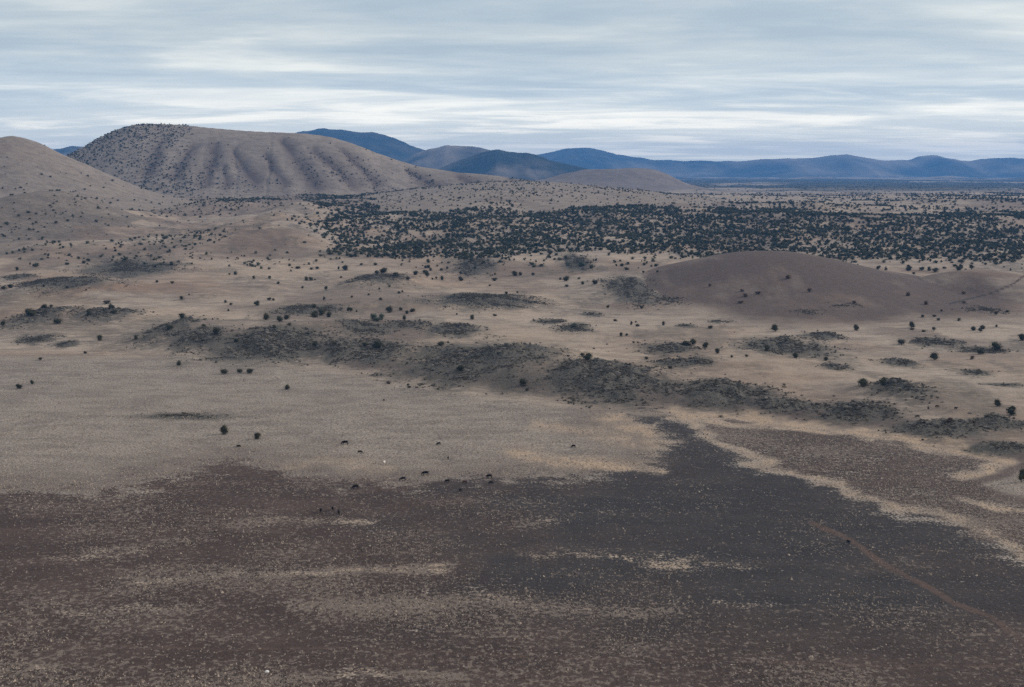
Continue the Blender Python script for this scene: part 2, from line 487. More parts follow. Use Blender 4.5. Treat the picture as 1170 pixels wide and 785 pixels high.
def ground_material():
    g = NT('grassland_soil')
    pos = g.n('ShaderNodeNewGeometry').outputs['Position']
    mp = g.n('ShaderNodeMapping')
    mp.inputs['Scale'].default_value = (.45, 1, 1)
    g.link(pos, mp.inputs['Vector'])
    st = mp.outputs[0]
    dark, tan, red, scrub, forest, brown, blue = [g.attr(a) for a in ('dark', 'tan', 'red', 'scrub', 'forest', 'brown', 'blue')]
    n_big = g.noise(.012, 4, .6, st)
    n_mid = g.noise(.07, 4, .62, st)
    n_sm = g.noise(.45, 3, .65, st)
    n_30 = g.noise(.14, 4, .6, st)
    n_fine = g.noise(1.3, 2, .7, pos)
    n_tuft = g.noise(.62, 4, .72, pos)
    # dry grass
    grass = g.mix(g.ramp(n_big, .35, .68), (.358, .299, .248), (.452, .372, .303))
    grass = g.mix(g.ramp(n_mid, .40, .72), grass, (.265, .215, .180))
    grass = g.mix(g.math('MULTIPLY', g.ramp(n_30, .54, .70), .5), grass, (.21, .176, .150))
    grass = g.mix(g.math('MULTIPLY', g.ramp(n_30, .44, .30), .35), grass, (.50, .40, .31))
    grass = g.mix(g.math('MULTIPLY', g.ramp(n_sm, .50, .70), .45), grass, (.165, .142, .124))
    grass = g.mix(g.math('MULTIPLY', g.ramp(n_fine, .53, .68), .42), grass, (.12, .105, .092))
    grass = g.mix(g.math('MULTIPLY', g.ramp(n_fine, .45, .30), .55), grass, (.45, .385, .32))
    grass = g.mix(g.math('MULTIPLY', g.attr('grey'), .85), grass, g.mix(g.ramp(g.math('ADD', g.math('MULTIPLY', n_mid, .55), g.math('MULTIPLY', n_30, .45)), .40, .62), g.mix(g.ramp(n_fine, .36, .66), (.378, .330, .285), (.162, .144, .129)), g.mix(g.ramp(n_fine, .36, .66), (.285, .248, .218), (.126, .110, .100))))
    shade_scrub = g.math('MULTIPLY', g.attr('shrub'), g.ramp(g.math('ADD', g.math('ADD', n_sm, g.math('MULTIPLY', g.math('SUBTRACT', n_30, .5), .9)), g.math('MULTIPLY', g.attr('shrub'), .35)), .40, .78))  # scrub cover tint that also paints shade onto slopes facing away from light
    grass = g.mix(shade_scrub, grass, g.mix(g.ramp(n_fine, .36, .64), (.060, .055, .051), (.150, .128, .109)))
    grass = g.mix(g.math('MULTIPLY', tan, .85), grass, g.mix(g.ramp(n_fine, .35, .7), (.53, .40, .285), (.30, .222, .162)))
    grass = g.mix(red, grass, g.mix(g.ramp(n_mid, .3, .7), (.25, .155, .105), (.17, .115, .09)))
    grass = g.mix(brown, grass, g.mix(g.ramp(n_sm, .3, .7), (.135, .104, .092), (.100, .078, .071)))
    scol = g.mix(g.ramp(n_fine, .38, .62), (.058, .058, .053), (.135, .125, .108))
    grass = g.mix(g.math('MULTIPLY', scrub, g.ramp(g.math('ADD', n_sm, g.math('MULTIPLY', scrub, .25)), .42, .66)), grass, scol)
    # burnt, tufted plain
    soil = g.mix(blue, g.mix(g.ramp(n_mid, .35, .7), (.066, .0475, .0425), (.095, .069, .060)), g.mix(g.ramp(n_mid, .35, .7), (.042, .040, .043), (.060, .054, .054)))
    soil = g.mix(g.math('MULTIPLY', g.ramp(n_fine, .5, .8), .6), soil, (.020, .018, .019))
    tuft_amt = g.attr('tuft')
    th = g.math('SUBTRACT', .625, g.math('MULTIPLY', tuft_amt, .23))
    th = g.math('SUBTRACT', th, g.math('MULTIPLY', g.math('SUBTRACT', n_mid, .5), .22))
    tf = g.ramp(n_tuft, th, g.math('ADD', th, .10))
    soil = g.mix(g.math('MULTIPLY', tf, .7), soil, g.mix(n_fine, (.17, .14, .122), (.30, .25, .21)))
    dk = g.math('ADD', dark, g.math('MULTIPLY', g.math('SUBTRACT', n_sm, .5), 1.1))
    dk = g.math('ADD', dk, g.math('MULTIPLY', g.math('SUBTRACT', n_mid, .5), 1.1))
    dk = g.math('ADD', dk, g.math('MULTIPLY', g.math('SUBTRACT', n_fine, .5), 1.9))
    dk = g.ramp(dk, .30, .70)
    dk = g.math('MULTIPLY', dk, g.ramp(dark, .02, .12))
    col = g.mix(dk, grass, soil)
    tk = g.ramp(g.math('ADD', g.attr('track'), g.math('MULTIPLY', g.math('SUBTRACT', n_sm, .5), 1.2)), .25, .85)
    col = g.mix(g.math('MULTIPLY', g.math('MULTIPLY', tk, g.ramp(g.attr('track'), .02, .2)), .85), col, g.mix(n_fine, (.090, .062, .052), (.145, .102, .084)))
    # far woodland floor and mountain forest
    fcol = g.mix(g.ramp(g.noise(.006, 5, .65, st), .42, .66), (.020, .026, .020), (.075, .066, .05))
    col = g.mix(forest, col, fcol)
    g.link(col, g.b.inputs['Base Color'])
    bp = g.n('ShaderNodeBump')
    bp.inputs['Strength'].default_value = .55
    bp.inputs['Distance'].default_value = .5
    g.link(g.math('ADD', n_fine, g.math('MULTIPLY', n_sm, 1.2)), bp.inputs['Height'])
    g.link(bp.outputs[0], g.b.inputs['Normal'])
    return g.m


def speckle_material(name, c1, c2, c3, scale=1.0, objrand=0.0):
    g = NT(name)
    pos = g.n('ShaderNodeNewGeometry').outputs['Position']
    a = g.noise(scale, 3, .6, pos)
    b = g.noise(scale * 4.3, 2, .6, pos)
    col = g.mix(g.ramp(a, .35, .65), c1, c2)
    col = g.mix(g.ramp(b, .52, .72), col, c3)
    if objrand:
        rnd = g.n('ShaderNodeObjectInfo').outputs['Random']
        col = g.mix(g.math('MULTIPLY', rnd, objrand), col, tuple(1.7 * c for c in c2))
    g.link(col, g.b.inputs['Base Color'])
    return g.m


M_GROUND = ground_material()
M_LEAF = speckle_material('juniper_leaf', (.026, .029, .016), (.046, .046, .026), (.066, .058, .034), .9, .35)
def woodland_material():
    g = NT('woodland_leaf')
    n = g.noise(.9, 3, .6, g.n('ShaderNodeNewGeometry').outputs['Position'])
    a = g.mix(g.attr('tone'), (.020, .029, .017), (.070, .078, .042))
    b = g.mix(g.attr('tone'), (.038, .046, .026), (.098, .095, .058))
    g.link(g.mix(g.ramp(n, .4, .62), a, b), g.b.inputs['Base Color'])
    return g.m


M_WOOD = woodland_material()
M_GREYLEAF = speckle_material('grey_green_leaf', (.06, .075, .055), (.10, .115, .085), (.13, .135, .10), .9)
M_BROWNLEAF = speckle_material('dry_brown_leaf', (.05, .036, .026), (.085, .058, .04), (.11, .08, .055), .9, .2)
M_BARK = speckle_material('juniper_bark', (.10, .075, .055), (.15, .115, .09), (.06, .045, .035), 3.0)
M_ROCK = speckle_material('basalt_and_scrub', (.082, .076, .071), (.150, .138, .124), (.27, .245, .205), .5)
M_SCRUB = speckle_material('low_scrub', (.066, .062, .052), (.128, .116, .096), (.23, .195, .155), .6)
M_COW = speckle_material('black_hide', (.008, .007, .007), (.014, .012, .012), (.02, .017, .015), 2.0)
M_COWRED = speckle_material('red_brown_hide', (.055, .024, .015), (.08, .035, .022), (.10, .05, .03), 2.0)
M_COWWHITE = speckle_material('white_hide', (.62, .58, .53), (.74, .71, .66), (.5, .46, .42), 2.0)
M_STONE = speckle_material('white_stone', (.7, .69, .66), (.8, .79, .77), (.55, .53, .5), 3.0)


# ------------------------------------------------------------------ terrain sheet
DARK_OUTLINE = [(-900, 590), (0, 561), (85, 557), (108, 566), (140, 559), (150, 549), (180, 542), (250, 531), (285, 528), (330, 541), (390, 551), (430, 549), (480, 554), (520, 546), (560, 546), (620, 543),
                (680, 541), (722, 533), (737, 516), (750, 503), (724, 490), (702, 478), (745, 471), (795, 479), (830, 508), (900, 538), (960, 558), (1020, 583), (1100, 603), (1170, 640), (2200, 1150), (2200, 6000), (-900, 6000)]


def build_terrain():
    f1 = np.linspace(-30, 30, 860)
    side = np.concatenate([np.linspace(30, 50, 60)[1:], np.linspace(50, 180, 50)[1:]])
    th = np.radians(np.concatenate([-side[::-1][1:], f1, side]))
    ds = [4.0]
    while ds[-1] < 17200:
        D = ds[-1]
        if D < 200:
            st = 6.0 if D < 180 else 1.5
        elif D < 3000:
            st = min(max(1.15 * D * D / 119000, .7), 5.0)
        else:
            st = .0045 * D
        ds.append(D + st)
    ds = np.array(ds)
    T, Dm = np.meshgrid(th, ds)
    x, y = (Dm * np.sin(T)).ravel(), (Dm * np.cos(T)).ravel()
    z, ids = full_h(x, y, True)
    nr, nc = T.shape
    u, v = proj(x, np.maximum(y, 5.0), z)
    u = np.clip(u, -900, 2200)
    A = {k: np.zeros(x.shape) for k in ('dark', 'tan', 'red', 'scrub', 'forest', 'brown', 'blue', 'tuft', 'track', 'shrub', 'grey')}  # 'shrub' holds scrub cover together with painted slope shade
    # --- soils of the near plain (outlines warped by ground noise so that their edges wander)
    n1, n2 = fbm(x / 14, y / 14, 301, 4) - .5, fbm(x / 22, y / 22, 302, 4) - .5
    front = (y > 20) & (y < 900)
    i = np.where(front)[0]
    uu, vv = u[i] + 46 * n1[i], v[i] + 20 * n2[i]
    D1 = DARK_OUTLINE
    D2 = [(795, 478), (860, 480), (980, 495), (1080, 510), (1140, 521), (1148, 528), (1120, 538), (1095, 545), (1120, 557), (1170, 571), (2200, 760), (2200, 1150), (1170, 640), (1100, 603), (1020, 583), (960, 558), (900, 538), (830, 508)]
    s1 = poly_sd(uu, vv, D1)
    s2 = poly_sd(uu, vv, D2)
    dark = sstep(s1 + 60 * (fbm(x[i] / 7, y[i] / 5, 303, 4) - .5), -44, 48)
    A['brown'][i] = np.maximum(A['brown'][i], .5 * np.exp(-((s1 + 18) / 34) ** 2) * (u[i] < 760))
    dark = np.maximum(dark, .80 * sstep(s2, -10, 14))
    A['dark'][i] = dark
    blue = sstep(u[i] + 180 * n2[i] * 2, 330, 800) * (1 - .85 * sstep(v[i], 670, 770)) * (.55 + .9 * fbm(x[i] / 40, y[i] / 25, 306, 3))
    blue = np.where(s2 > -4, .2, blue)
    A['blue'][i] = blue
    tn = np.zeros(i.shape)
    for hw, amt, pts in [(11, 1.0, [(598, 515), (640, 525), (700, 530), (748, 536)]), (13, .9, [(700, 481), (728, 494), (744, 508)]), (10, .7, [(620, 488), (690, 498), (735, 512)]),
                         (6, .72, [(788, 479), (815, 500), (860, 520), (900, 535), (950, 550)]), (7, .66, [(950, 550), (1010, 577), (1070, 590), (1135, 608), (1180, 640)]),
                         (9, 1.0, [(780, 475), (860, 479), (920, 489), (980, 494), (1020, 499), (1080, 508), (1135, 519), (1150, 527), (1125, 538), (1093, 546)]),
                         (6, .85, [(1100, 568), (1170, 580), (1300, 606)]), (11, .5, [(590, 631), (660, 634), (720, 640), (770, 645), (860, 641)]),
                         (9, .6, [(715, 642), (790, 645)]), (8, .75, [(375, 648), (430, 650), (500, 644)]), (6, .6, [(310, 655), (375, 651)]), (14, .5, [(430, 690), (560, 684), (640, 692)]), (8, .4, [(170, 660), (270, 653)]),
                         (9, .45, [(330, 690), (430, 687)]), (10, .4, [(60, 640), (150, 632)]), (9, .45, [(280, 600), (330, 594), (420, 600)]), (10, .4, [(600, 596), (700, 590)]), (9, .4, [(80, 700), (200, 694)]), (10, .45, [(640, 690), (760, 700)]), (8, .35, [(820, 690), (900, 700)]), (9, .45, [(0, 765), (60, 760)]), (9, .5, [(300, 778), (420, 770), (520, 776)]), (9, .35, [(180, 622), (240, 618)]), (7, .55, [(330, 532), (380, 528), (440, 532)]), (6, .3, [(160, 562), (180, 560)])]:
        tn = np.maximum(tn, amt * (1 - sstep(poly_dist(uu, vv, pts), 0, hw * 2.6)))
    tnoise = sstep(fbm(x[i] / 5, y[i] / 5, 311, 4), .36, .60)
    A['tan'][i] = tn * (.5 + .5 * tnoise)
    A['dark'][i] = np.clip(A['dark'][i] - tn * (.40 + .38 * tnoise), 0, 1)
    tuft = np.clip(.30 + .9 * (fbm(x[i] / 30, y[i] / 22, 321, 4) - .42) + .7 * tn, 0, 1.1)
    tuft = tuft * (1 - .45 * blue) + .18 * (s2 > 0) + .22 * sstep(v[i], 600, 700) * (1 - blue)
    A['tuft'][i] = np.clip(tuft, 0, 1.2)
    # --- drainage, brown ground, and slopes with shade put into their tint
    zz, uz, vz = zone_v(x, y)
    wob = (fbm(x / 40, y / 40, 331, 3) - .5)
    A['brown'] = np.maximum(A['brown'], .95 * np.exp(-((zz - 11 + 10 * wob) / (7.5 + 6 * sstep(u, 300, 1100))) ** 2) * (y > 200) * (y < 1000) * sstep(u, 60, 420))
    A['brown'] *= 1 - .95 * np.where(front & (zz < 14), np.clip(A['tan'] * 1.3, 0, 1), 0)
    patch = fbm(x / 90, y / 120, 341, 4)
    beyond = sstep(zz, 5, 30) * (y > 250)
    A['brown'] = np.maximum(A['brown'], .5 * sstep(patch, .52, .70) * beyond * (1 - sstep(y, 1800, 2600)))
    A['red'] = np.maximum(A['red'], .28 * sstep(fbm(x / 110, y / 90, 351, 4), .52, .7) * beyond * (1 - sstep(y, 1500, 2500)))
    o_band = np.exp(-((v - 327) / 13) ** 2) * (1 - sstep(u, 120, 420)) * sstep(fbm(x / 40, y / 30, 353, 3), .3, .6) * (y > 250) * (y < 1800)
    A['red'] = np.maximum(A['red'], .75 * o_band)
    A['red'] = np.maximum(A['red'], .35 * np.exp(-((v - 404) / 4) ** 2) * (1 - sstep(u, 60, 260)) * front)
    A['tan'] = np.maximum(A['tan'], .30 * beyond * sstep(fbm(x / 70, y / 80, 361, 4), .48, .66) * (1 - sstep(y, 1500, 2300)))
    A['tan'] = np.maximum(A['tan'], .6 * np.exp(-((v - 357.5) / 2.2) ** 2) * sstep(u, 780, 900) * (y > 250) * (y < 1500))
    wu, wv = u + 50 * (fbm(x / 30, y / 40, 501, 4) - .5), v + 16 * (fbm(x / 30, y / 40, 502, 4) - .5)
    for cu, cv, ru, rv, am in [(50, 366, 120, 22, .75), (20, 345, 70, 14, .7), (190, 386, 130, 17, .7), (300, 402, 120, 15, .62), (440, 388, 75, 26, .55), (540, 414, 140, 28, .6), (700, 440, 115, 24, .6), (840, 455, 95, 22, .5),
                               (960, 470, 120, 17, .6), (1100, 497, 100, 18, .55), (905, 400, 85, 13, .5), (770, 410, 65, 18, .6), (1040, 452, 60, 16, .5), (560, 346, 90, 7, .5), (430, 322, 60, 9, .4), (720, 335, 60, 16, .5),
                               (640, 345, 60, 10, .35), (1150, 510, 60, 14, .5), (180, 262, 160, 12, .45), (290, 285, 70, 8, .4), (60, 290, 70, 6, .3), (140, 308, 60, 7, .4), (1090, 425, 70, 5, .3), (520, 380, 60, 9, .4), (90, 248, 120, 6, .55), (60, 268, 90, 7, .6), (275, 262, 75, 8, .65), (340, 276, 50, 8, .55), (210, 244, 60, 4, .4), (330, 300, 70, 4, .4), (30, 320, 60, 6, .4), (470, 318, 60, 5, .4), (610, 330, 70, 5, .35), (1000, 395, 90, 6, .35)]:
        A['shrub'] = np.maximum(A['shrub'], am * np.exp(-(((wu - cu) / ru) ** 2 + ((wv - cv) / rv) ** 2) ** 1.5) * (y > 250) * (y < 2400))  # dark scrubby cover together with painted shade of the front slopes
    for cu, cv, ru, rv, am in [(320, 380, 80, 6, .5), (600, 385, 70, 9, .4), (660, 405, 40, 5, .4), (860, 415, 70, 7, .45), (480, 350, 130, 5, .4), (700, 300, 160, 5, .5), (980, 312, 120, 5, .5), (950, 352, 190, 4, .55), (300, 310, 150, 9, .35)]:
        A['tan'] = np.maximum(A['tan'], am * np.exp(-(((wu - cu) / ru) ** 2 + ((v - cv) / rv) ** 2)) * (y > 250) * (y < 1600))
    A['grey'] = (1 - sstep(zz, -14, 2)) * (y > 100) * (y < 1200)
    # --- scrub under the outcrops, on rough slopes
    sc = np.zeros_like(x)
    for k, (mx, my, a, b, hz) in enumerate(MOUNDS[:NOUT]):
        m = (np.abs(x - mx) < 2 * a) & (np.abs(y - my) < 2.4 * b)
        q = np.sqrt(((x[m] - mx) / a) ** 2 + ((y[m] - my + .15 * b) / (b * 1.1)) ** 2)
        sc[m] = np.maximum(sc[m], 1 - sstep(q + .9 * (fbm(x[m] / (a * .3 + 2), y[m] / (b * .4 + 2), 371, 3) - .5), .5, 1.75))
    A['scrub'] = np.maximum(1.0 * sc, .5 * beyond * sstep(fbm(x / 30, y / 60, 381, 6, .62), .52, .66) * (1 - sstep(y, 1500, 2600)))
    m = np.where(front & (u > 950))[0]
    d = np.minimum(poly_dist(u[m] + 20 * n1[m], v[m] + 8 * n2[m], [(1250, 535), (1172, 530), (1150, 541), (1112, 553), (1080, 557)]), poly_dist(u[m] + 20 * n1[m], v[m] + 8 * n2[m], [(1080, 557), (1130, 563), (1175, 573), (1300, 595)]))
    A['brown'][m] = np.maximum(A['brown'][m], .95 * (1 - sstep(d, 4, 16)))
    A['tan'][m] *= sstep(d, 2, 14)
    # --- tracks
    track = np.zeros(x.shape, np.int32)
    wob1 = 5 * n1
    for tid, pts, hw, lim in ((1, [(928, 596), (960, 612), (1000, 640), (1040, 662), (1090, 688), (1130, 705), (1170, 732), (1260, 790)], 5.5, (200, 600)),
                              (2, [(-300, 741), (0, 737), (150, 736), (250, 741), (400, 742), (550, 748), (800, 755), (980, 760), (1300, 757)], 4.5, (200, 300))):
        m = np.where((y > lim[0]) & (y < lim[1]))[0]
        d = poly_dist(u[m] + 10 * n1[m], v[m] + 8 * n2[m], pts, 2.0)
        amt = (1 - sstep(d, hw * .4, hw * 1.5)) * (.55 + .9 * (fbm(x[m] / 6, y[m] / 6, 391, 3) - .2))
        A['track'][m] = np.maximum(A['track'][m], np.clip(amt * (.95 if tid == 1 else .62), 0, 1))
        track[m[d < hw]] = tid
    pts = [(1085, 347), (1110, 341), (1130, 336), (1145, 330), (1160, 323), (1170, 315), (1178, 308)]
    m = np.where((y > 700) & (y < 1100))[0]
    d = poly_dist(u[m], v[m], pts, 1.3)
    A['dark'][m] = np.maximum(A['dark'][m], .8 * (1 - sstep(d, .6, 2.4)))
    A['tuft'][m] = 0
    track[m[d < 2.0]] = 3
    # --- hills: bare brown knoll, pale cones, wooded blue mountains
    hn = fbm(x / 35, y / 35, 401, 4)
    for k, H in enumerate(HILLS):
        m = ids == k + 1
        if H['name'] == 'mountain':
            f = {8500: .75, 9500: .8, 8000: .35, 6800: .9, 10500: .9, 14000: .93}[H['D']]
            q = fbm(x[m] / (H['D'] * .05), y[m] / (H['D'] * .05), 411, 4)
            A['forest'][m] = np.clip(f + 2.1 * (q - .52), .0, 1)
            for a_ in ('red', 'brown', 'scrub', 'tan'):
                A[a_][m] = 0
        else:
            A['scrub'][m] *= .25
            A['tan'][m] *= .4
            A['red'][m] = .25 * A['red'][m]
            A['brown'][m] = .25 * A['brown'][m] + (.15 if H['D'] < 2500 else .08)
            if H['D'] > 1200:
                A['grey'][m] = .9 if H['D'] == 1900 else .6
            if H['D'] in (1010, 960):
                hgt = sstep(z[m] - base_h(x[m], y[m]), .3, 5)
                A['brown'][m] = np.clip((1.0 if H['D'] == 1010 else .7) * hgt + 1.1 * (fbm(x[m] / 22, y[m] / 60, 402, 5, .6) - .5) * hgt, 0, 1)
                A['red'][m] = np.clip(.6 * hgt * sstep(hn[m], .42, .62), 0, 1)
            if H['D'] == 1500:
                A['brown'][m] = .35 + .3 * (hn[m] - .5)
                A['scrub'][m] = .4
            if H['D'] == 2620:
                s = 1.0
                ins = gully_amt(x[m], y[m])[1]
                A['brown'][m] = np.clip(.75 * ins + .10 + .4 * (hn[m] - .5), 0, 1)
            if H['D'] == 4300:
                A['brown'][m] = np.clip(.55 + .5 * (hn[m] - .5), 0, 1)
    # --- far plain darkening to woodland at the mountains' foot
    q = fbm(x / 700, y / 900, 421, 5)
    fp = sstep(y + 2600 * (q - .5) + 500 * sstep(x, 0, 1500), 3600, 5200)
    A['forest'] = np.where(ids == 0, np.maximum(A['forest'], fp * (.95 - .8 * sstep(q, .58, .7))), A['forest'])
    for a_ in ('red', 'brown', 'scrub', 'tan'):
        A[a_] = A[a_] * (1 - fp * (ids == 0))
    A['brown'] = np.where((ids == 0) & (y > 1700), np.maximum(A['brown'], .55 * sstep(fbm(x / 300, y / 500, 431, 4), .5, .66)) * (1 - fp), A['brown'])

    # --- faces, split into the ground, each hill and each track
    V = np.stack([x, y, z], 1)
    gi = np.arange(nr * nc).reshape(nr, nc)
    fa = np.stack([gi[:-1, :-1], gi[1:, :-1], gi[1:, 1:], gi[:-1, 1:]], -1).reshape(-1, 4)[:, ::-1]
    wrap = np.stack([gi[:-1, -1], gi[1:, -1], gi[1:, 0], gi[:-1, 0]], -1)[:, ::-1]
    fa = np.concatenate([fa, wrap])
    # smooth normals of the whole sheet, so that no seam shows where it is split
    P = V.reshape(nr, nc, 3)
    dth = np.roll(P, -1, 1) - np.roll(P, 1, 1)
    dr = np.gradient(P, axis=0)
    N = np.cross(dth, dr).reshape(-1, 3)
    N *= np.sign(N[:, 2:3] + 1e-9)
    N /= np.linalg.norm(N, axis=1, keepdims=True) + 1e-12
    vid = np.where(ids > 0, ids, np.where(track > 0, 100 + track, 0))
    vid = np.where(track == 3, 103, vid)
    fid = vid[fa].min(1)
    fid = np.where((vid[fa] == fid[:, None]).all(1) | (fid == 0), fid, vid[fa].max(1))
    for k in np.unique(fid):
        ff = fa[fid == k]
        used, inv = np.unique(ff, return_inverse=True)
        ff = inv.reshape(-1, 4)
        if k == 0:
            nm, lab, cat = 'ground', 'dry grassland plain, pale beyond and burnt dark in front', 'ground'
        elif k > 100:
            nm = 'dirt_track'
            lab, cat = {101: ('reddish dirt track slanting down the dark plain to the right', 'track'), 102: ('faint reddish track across the dark plain at the bottom', 'track'),
                        103: ('dark track climbing the low shoulder at the right edge', 'track')}[k]
        else:
            nm, lab, cat = HILLS[k - 1]['name'], HILLS[k - 1]['label'], HILLS[k - 1]['cat']
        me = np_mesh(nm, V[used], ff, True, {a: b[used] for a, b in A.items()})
        me.normals_split_custom_set_from_vertices(N[used].astype(np.float32))
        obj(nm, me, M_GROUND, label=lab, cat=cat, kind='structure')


build_terrain()


# ------------------------------------------------------------------ vegetation shapes (unit size: width 1, height 1, base at z = 0)
def ico(sub):
    bm = bmesh.new()
    bmesh.ops.create_icosphere(bm, subdivisions=sub, radius=1)
    v = np.array([p.co[:] for p in bm.verts])
    f = np.array([[q.index for q in p.verts] for p in bm.faces])
    bm.free()
    return v, f


ICO1, ICO2 = ico(1), ico(2)


def crown_arrays(seed, leaves, leaf, lobes=6, core=ICO1, upright=False):
    """Leaf-sized triangles spread over several lobes, round loose dark cores."""
    r = np.random.default_rng(seed)
    vs, fs, n = [], [], 0
    L = []
    for k in range(lobes):
        a = r.uniform(0, 2 * math.pi)
        rad = r.uniform(.0, .27) if k else 0
        zc = r.uniform(.16, .68) if k else .42
        s = r.uniform(.22, .33) if k else .40
        if upright:
            rad *= .6
        L.append((rad * math.cos(a), rad * math.sin(a), zc, s * r.uniform(.8, 1.15), s * r.uniform(.8, 1.1), s * r.uniform(.7, 1.05)))
    for (x, y, z, sx, sy, sz) in L:
        v, f = core
        w = v * (1 + r.uniform(-.22, .16, (len(v), 1))) * np.array([sx, sy, sz]) * .80 + np.array([x, y, z])
        w[:, 2] = np.maximum(w[:, 2], .05)
        vs.append(w)
        fs.append(f + n)
        n += len(v)
    wts = np.array([a[3] * a[4] for a in L])
    pick = r.choice(len(L), leaves, p=wts / wts.sum())
    for k in pick:
        x, y, z, sx, sy, sz = L[k]
        d = r.normal(size=3)
        d /= np.linalg.norm(d)
        c = np.array([x, y, z]) + d * np.array([sx, sy, sz]) * r.uniform(.78, 1.22)
        c[2] = max(c[2], .03)
        p = r.normal(size=(3, 3)) * leaf
        vs.append(c + p)
        fs.append(np.array([[n, n + 1, n + 2]]))
        n += 3
    return np.concatenate(vs), np.concatenate(fs)


def tube(path, rad, sides=6):
    vs, fs = [], []
    path = [np.array(p, float) for p in path]
    for i, (p, r) in enumerate(zip(path, rad)):
        for k in range(sides):
            a = 2 * math.pi * k / sides
            vs.append(p + np.array([math.cos(a) * r, math.sin(a) * r, 0]))
    for i in range(len(path) - 1):
        for k in range(sides):
            a, b = i * sides + k, i * sides + (k + 1) % sides
            c, d = a + sides, b + sides
            fs += [[a, b, d], [a, d, c]]
    return np.array(vs), np.array(fs)


def join(parts):
    vs, fs, n = [], [], 0
    for v, f in parts:
        vs.append(v)
        fs.append(f + n)
        n += len(v)
    return np.concatenate(vs), np.concatenate(fs)


def trunk_arrays(seed):
    r = np.random.default_rng(seed)
    parts = [tube([(0, 0, -.12), (.01, 0, .12), (r.uniform(-.04, .04), r.uniform(-.04, .04), .3), (r.uniform(-.06, .06), r.uniform(-.06, .06), .62)], [.07, .055, .045, .015])]
    for k in range(4):
        a = r.uniform(0, 6.3)
        parts.append(tube([(0, 0, .12 + .05 * k), (.13 * math.cos(a), .13 * math.sin(a), .28 + .05 * k), (.27 * math.cos(a), .27 * math.sin(a), .42 + .07 * k)], [.035, .025, .008], 5))
    return join(parts)


CROWN = []
for s in range(8):
    v, f = crown_arrays(500 + s, 620, .030, 5 + s % 4, upright=(s % 4 == 3))
    CROWN.append(np_mesh('juniper_crown', v, f, False))
TRUNK = [np_mesh('juniper_trunk', *trunk_arrays(600 + s), True) for s in range(4)]
WHOLE = []
for s in range(8):
    c = crown_arrays(700 + s, 260, .042, 5 + s % 3)
    t = trunk_arrays(800 + s)
    v, f = join([c, t])
    WHOLE.append(np_mesh('juniper', v, f, False, matidx=np.r_[np.zeros(len(c[1])), np.ones(len(t[1]))]))
VAR = {}


def meshes_for(me, mats, key):
    k = (me.name, key)
    if k not in VAR:
        m = me.copy()
        for q in mats:
            m.materials.append(q)
        VAR[k] = m
    return VAR[k]


def tree_at(u, vb, wp, hp, label, group, leaf='green', parts=None):
    x, y = unproject(u, vb)
    z = float(full_h(np.array([x]), np.array([y]))[0])
    mpp = math.sqrt(x * x + y * y + (CAM_H - z) ** 2) / F
    w, h = wp * mpp * 1.24, hp * mpp * 1.22
    lm = {'green': M_LEAF, 'grey': M_GREYLEAF, 'brown': M_BROWNLEAF}[leaf]
    rz = random.uniform(0, 6.28)
    dep = w * random.uniform(.85, 1.1)
    nm = 'juniper_tree' if h > 1.9 else 'juniper_shrub'
    cat = 'tree' if h > 1.9 else 'shrub'
    if parts if parts is not None else (wp >= 6.3):
        root = bpy.data.objects.new(nm, None)
        COL.objects.link(root)
        root.location = (x, y, z - .05)
        root.rotation_euler = (0, 0, rz)
        root.scale = (w, w, h)
        tag(root, label, cat, group)
        obj('crown', meshes_for(random.choice(CROWN), [lm], leaf), None, root)
        obj('trunk', meshes_for(random.choice(TRUNK), [M_BARK], 'b'), None, root)
    else:
        root = obj(nm, meshes_for(random.choice(WHOLE), [lm, M_BARK], leaf), None, None, label, cat, group)
        root.location = (x, y, z - .05)
        root.rotation_euler = (0, 0, rz)
        root.scale = (w, w, h)
    return root


